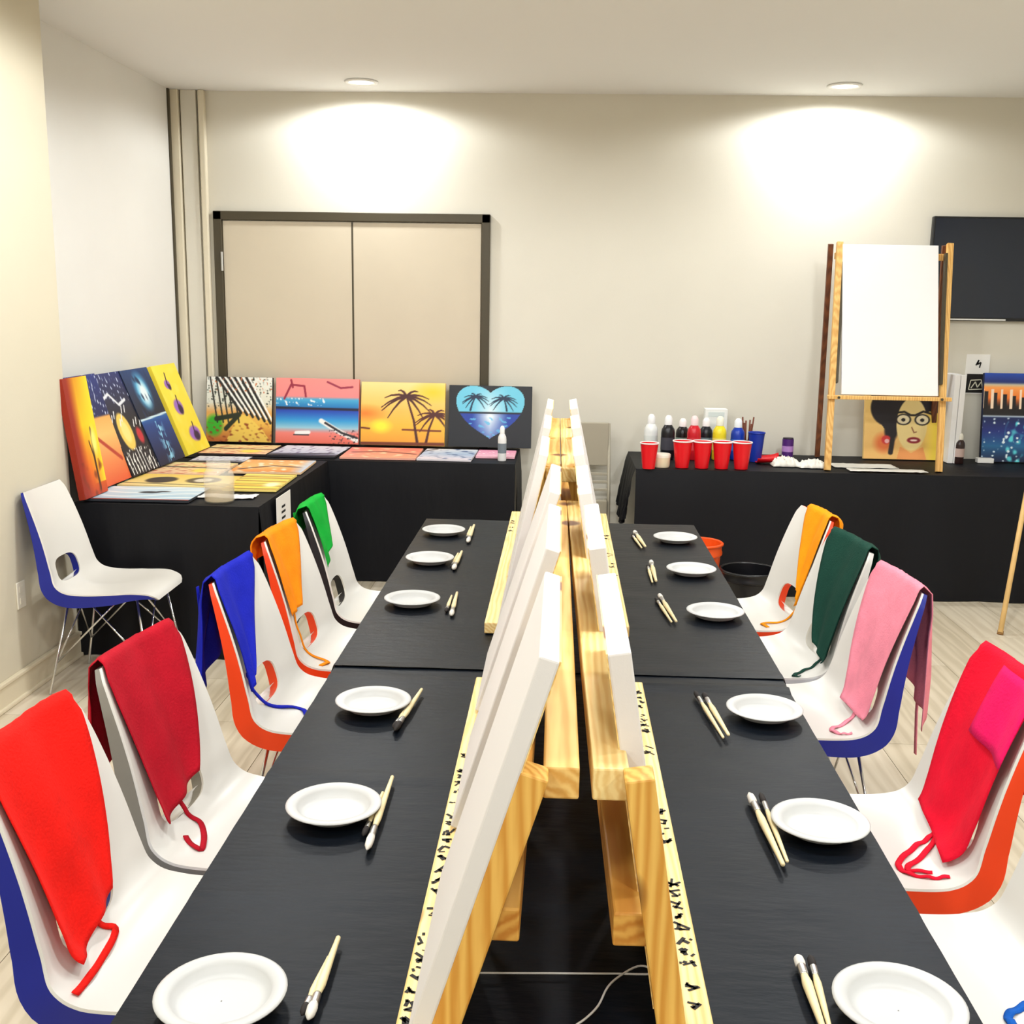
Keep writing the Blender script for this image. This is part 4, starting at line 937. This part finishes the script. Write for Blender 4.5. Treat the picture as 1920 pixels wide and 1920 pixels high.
# brushes standing behind the blue cup
p = ony(1403, 782, 6.98); jr = empty('brush_cup', (p[0], 6.98, ZT), 0, 'bundle of brown handled brushes standing by the blue cup', 'brushes')
MB().lathe([(.001, 0), (.032, 0), (.036, .11), (.033, .11), (.029, .006), (.001, .006)], 20, Matrix.Translation((p[0], 6.98, ZT)), cap=False).build('holder', M_bluec, jr, auto=.6)
for k in range(6):
    a = k * 1.05; b0 = (p[0] + .012 * math.cos(a), 6.98 + .012 * math.sin(a), ZT + .01); b1 = (p[0] + .035 * math.cos(a), 6.98 + .03 * math.sin(a), p[2] - .02 * (k % 3))
    MB().tube([b0, b1], [.003, .005], 8).build('brush_handle', mat('dark_handle', (110, 52, 30), .5), jr, smooth=True)
# purple can, dustpan, towels, papers
q = ony(1478, 823, 7.08); pc = empty('purple_can', (q[0], 7.08, ZT), 0, 'small purple labelled can by the wall', 'can'); Mt = Matrix.Translation((q[0], 7.08, ZT)); hh = q[2] - ZT
MB().lathe([(.001, 0), (.036, 0), (.036, hh), (.001, hh)], 24, Mt, cap=False).build('can_body', mat('purple_can', (84, 36, 120), .4), pc, auto=.6)
MB().lathe([(.0365, hh * .3), (.0365, hh * .62)], 24, Mt, cap=False).build('label_band', mat('purple_label', (190, 140, 210), .5), pc)
MB().lathe([(.001, hh), (.033, hh), (.033, hh + .008), (.001, hh + .008)], 24, Mt, cap=False).build('lid', mat('can_lid', (40, 30, 50), .4), pc)
q = onz(1432, 868, ZT); dp = empty('red_dustpan', (q[0], q[1], ZT), 0, 'small red plastic scoop lying beside the cup row', 'scoop')
mb = MB(); g = []
for i in range(9):
    a = i / 8; g.append([(q[0] - .05 + .15 * b, q[1] - .07 + .14 * a, ZT + .004 + .032 * (abs(a - .5) * 2) ** 3 + .02 * b ** 3) for b in np.linspace(0, 1, 7)])
mb.grid(g).build('pan', M_red, dp, smooth=True, solid=.004)
MB().tube([(q[0] + .08, q[1], ZT + .02), (q[0] + .12, q[1] - .01, ZT + .03), (q[0] + .16, q[1] - .02, ZT + .022)], .010, 10).build('handle', M_red, dp, smooth=True)
def crumple(name, cx, cy, rx, ry, h, label, seed):
    nz = smooth_noise(seed); rs = np.random.RandomState(seed); g = []
    for j in range(19):
        row = []
        for i in range(25):
            u, v = i / 24 * 2 - 1, j / 18 * 2 - 1; e = max(0, 1 - (u * u) ** 2) * max(0, 1 - (v * v) ** 2)
            row.append((cx + rx * u * (1 + .1 * nz(v * 3, 1)), cy + ry * v * (1 + .15 * nz(u * 3, 2)), ZT + .003 + h * e * (.45 + .35 * nz(u * 2.4, v * 2) + .25 * rs.rand())))
        g.append(row)
    o = MB().grid(g).build(name, mat('paper_towel', (238, 234, 224), .9), smooth=True, solid=.002); o.data.set_sharp_from_angle(angle=.6); return tag(o, label, 'paper towel')
a = onz(1474, 874, ZT); crumple('paper_towel', a[0], 6.66, .085, .06, .07, 'crumpled white paper towel before the purple can', 4)
a = onz(1523, 876, ZT); crumple('paper_towel', a[0], 6.62, .085, .06, .06, 'crumpled white paper towel beside the easel leg', 9)
pa, pb = onz(1570, 880, ZT), onz(1735, 886, ZT)
for k, (x0, x1, y0, y1, lb) in enumerate(((pa[0], pb[0] - .12, 6.62, 6.80, 'sheet of white paper under the easel nearer the wall'), (pa[0] + .05, pb[0], 6.455, 6.56, 'sheet of white paper at the table edge under the easel'))):
    nz = smooth_noise(60 + k); g = [[(x0 + (x1 - x0) * i / 20, y0 + (y1 - y0) * j / 10, ZT + .003 + .004 * k + .004 * abs(nz(i * .3, j * .3))) for i in range(21)] for j in range(11)]
    tag(MB().grid(g).build('paper_sheet', mat('sheet_paper', (240, 238, 230), .8), smooth=True, solid=.0012), lb, 'paper', 'papers under the easel')
bottle(1802, 812, 6.95, (44, 24, 22), 'small dark bottle with pale label beside the lake painting', rr=.03, cap=(225, 220, 205), group='small bottles', tag_=(196, 170, 160))
pa = onz(1826, 860, ZT)
tag(MB().box(pa[0] - .05, pa[0] + .05, 6.98, 7.03, ZT, ZT + .03).build('white_block', mat('block_white', (238, 236, 232), .7), bevel=.003), 'small white block at the foot of the lake painting', 'box')

# ---------------------------------------------------------------- left tables: jar, bottle, hanging sign, paper
q = onz(412, 940, ZT); jx, jy = q[0], q[1]
ja = empty('glass_jar', (jx, jy, ZT), 0, 'clear glass jar on the side table of paintings', 'jar'); Mt = Matrix.Translation((jx, jy, ZT))
M_glass = mat('jar_glass', (250, 245, 232), .06, alpha=.16)
MB().lathe([(.001, 0), (.064, 0), (.07, .008), (.072, .12), (.066, .145), (.056, .158), (.056, .195), (.053, .195), (.053, .157), (.063, .143), (.0685, .12), (.0665, .012), (.06, .006), (.001, .006)], 32, Mt, cap=False).build('jar_body', M_glass, ja, smooth=True)
MB().lathe([(.056, .172), (.0595, .175), (.0595, .182), (.056, .185)], 32, Mt, cap=False).build('screw_thread', M_glass, ja, smooth=True)
MB().lathe([(.001, .007), (.065, .007), (.066, .075), (.001, .075)], 32, Mt, cap=False).build('brush_water', mat('brush_water', (240, 214, 160), .1, alpha=.32), ja, auto=.8)
a, b = onz(372, 931, ZT), onz(486, 929, ZT); nz = smooth_noise(77)
g = [[(a[0] + (b[0] - a[0]) * i / 16, 5.10 + .11 * j / 6 + .01 * math.sin(i * .5), ZT + .003 + .008 * abs(nz(i * .3, j))) for i in range(17)] for j in range(7)]
tag(MB().grid(g).build('paper_napkin', mat('napkin', (240, 238, 234), .85), smooth=True, solid=.0015), 'folded white napkin lying behind the glass jar', 'napkin')
bottle(942, 798, 6.6, (236, 236, 236), 'slim white squeeze bottle standing before the heart painting', rr=.026, cap=(246, 246, 246), z0=TT + .004, group='small bottles', tag_=(120, 130, 140))
sx = ST[1] + .026; s0, s1 = onx(517, 916, sx), onx(543, 912, sx); sb_ = onx(530, 1006, sx)
sg = empty('hanging_sign', (sx, (s0[1] + s1[1]) / 2, sb_[2]), 0, 'narrow white paper sign with black writing hung on the side table drape', 'sign')
MB().box(sx, sx + .003, s0[1], s1[1], sb_[2], TT + .002).build('paper', mat('sign_paper', (240, 236, 230), .75), sg)
mb = MB(); cy_ = (s0[1] + s1[1]) / 2; zz = TT - .05; rnd = random.Random(5)
for k in range(9):
    wv = rnd.uniform(.02, .055); mb.box(sx + .003, sx + .0036, cy_ - wv, cy_ + wv * .6, zz - .012, zz); zz -= rnd.uniform(.016, .03)
    if zz < sb_[2] + .03: break
mb.build('printed_lines', M_ink, sg)

# ---------------------------------------------------------------- buckets, pole, folded chair
def bucket(x, y, h, rt_, rb, m, label, handle=True, tilt=0):
    r = empty('bucket', (x, y, 0), 0, label, 'bucket'); M = Matrix.Translation((x, y, .002))
    MB().lathe([(.001, 0), (rb, 0), (rb + (rt_ - rb) * .85, h * .85), (rt_ + .004, h * .87), (rt_ + .004, h * .9), (rt_, h * .92), (rt_ + .002, h), (rt_ - .006, h), (rb - .005, .006), (.001, .006)], 32, M, cap=False).build('pail', m, r, auto=.6)
    MB().lathe([(rt_ - .004, h - .008), (rt_ + .009, h - .008), (rt_ + .010, h), (rt_ + .004, h + .005), (rt_ - .004, h + .003), (rt_ - .004, h - .008)], 32, M, cap=False).build('rim', m, r, smooth=True)
    if handle:
        pts = [(x + (rt_ + .012) * math.cos(a), y - (rt_ + .02) * math.sin(a) * 1.02, h * .9 - .14 * math.sin(a)) for a in np.linspace(0, math.pi, 17)]
        MB().tube(pts, .0035, 8).build('bail_handle', M_steel, r, smooth=True)
p = ony(1325, 1018, 5.75); bucket(p[0] - .045, 5.75, p[2] + .0, .125, .092, mat('orange_pail', (240, 86, 20), .4), 'orange plastic bucket on the floor behind the plates', False)
p = ony(1405, 1070, 5.55); bucket(p[0], 5.55, .355, .145, .12, mat('black_pail', (16, 16, 20), .3), 'black bucket with wire handle on the floor beside the amber apron')
f0 = onz(1875, 1190, 0); f1 = ony(1920, 950, 6.02); dr_ = (f1 - f0)
po = empty('wooden_pole', tuple(f0), 0, 'thin wooden pole leaning against the draped easel table', 'pole')
tip = f0 + dr_ * 1.75
MB().tube([tuple(f0 + np.array([0, 0, .012])), tuple(tip)], .0135, 14).build('shaft', mat('pole_wood', (226, 186, 120), .5, var=.12, scale=20, stretch=(1, 1, .1)), po, smooth=True)
MB().tube([tuple(f0 + np.array([0, 0, .0])), tuple(f0 + dr_ * .03)], .016, 14).build('end_cap', mat('pole_tip', (150, 110, 60), .6), po, smooth=True)
# folded metal chair between the back tables
fc = empty('folding_chair', (.19, 7.0, 0), 0, 'beige metal chair standing between the two draped back tables', 'chair')
M_fc = mat('beige_metal', (170, 162, 144), .45, .1)
for x in (.06, .325):
    MB().tube([(x, 6.93, .0), (x, 7.0, .45), (x - (.01 if x > .2 else -.01), 7.1, .93)], .011, 10).build('side_tube', M_fc, fc, smooth=True)
MB().box(.07, .315, 7.055, 7.07, .66, .94).build('backrest', M_fc, fc, bevel=.006)
for z in (.50, .55, .60): MB().box(.07, .315, 7.01 + (z - .5) * .2, 7.02 + (z - .5) * .2, z, z + .018).build('slat', M_fc, fc, bevel=.003)
MB().box(.07, .315, 6.96, 6.985, .25, .45).build('folded_seat', M_fc, fc, bevel=.006)
for x in (.08, .305): MB().tube([(x, 7.16, 0), (x, 7.0, .45)], .010, 10).build('rear_leg', M_fc, fc, smooth=True)
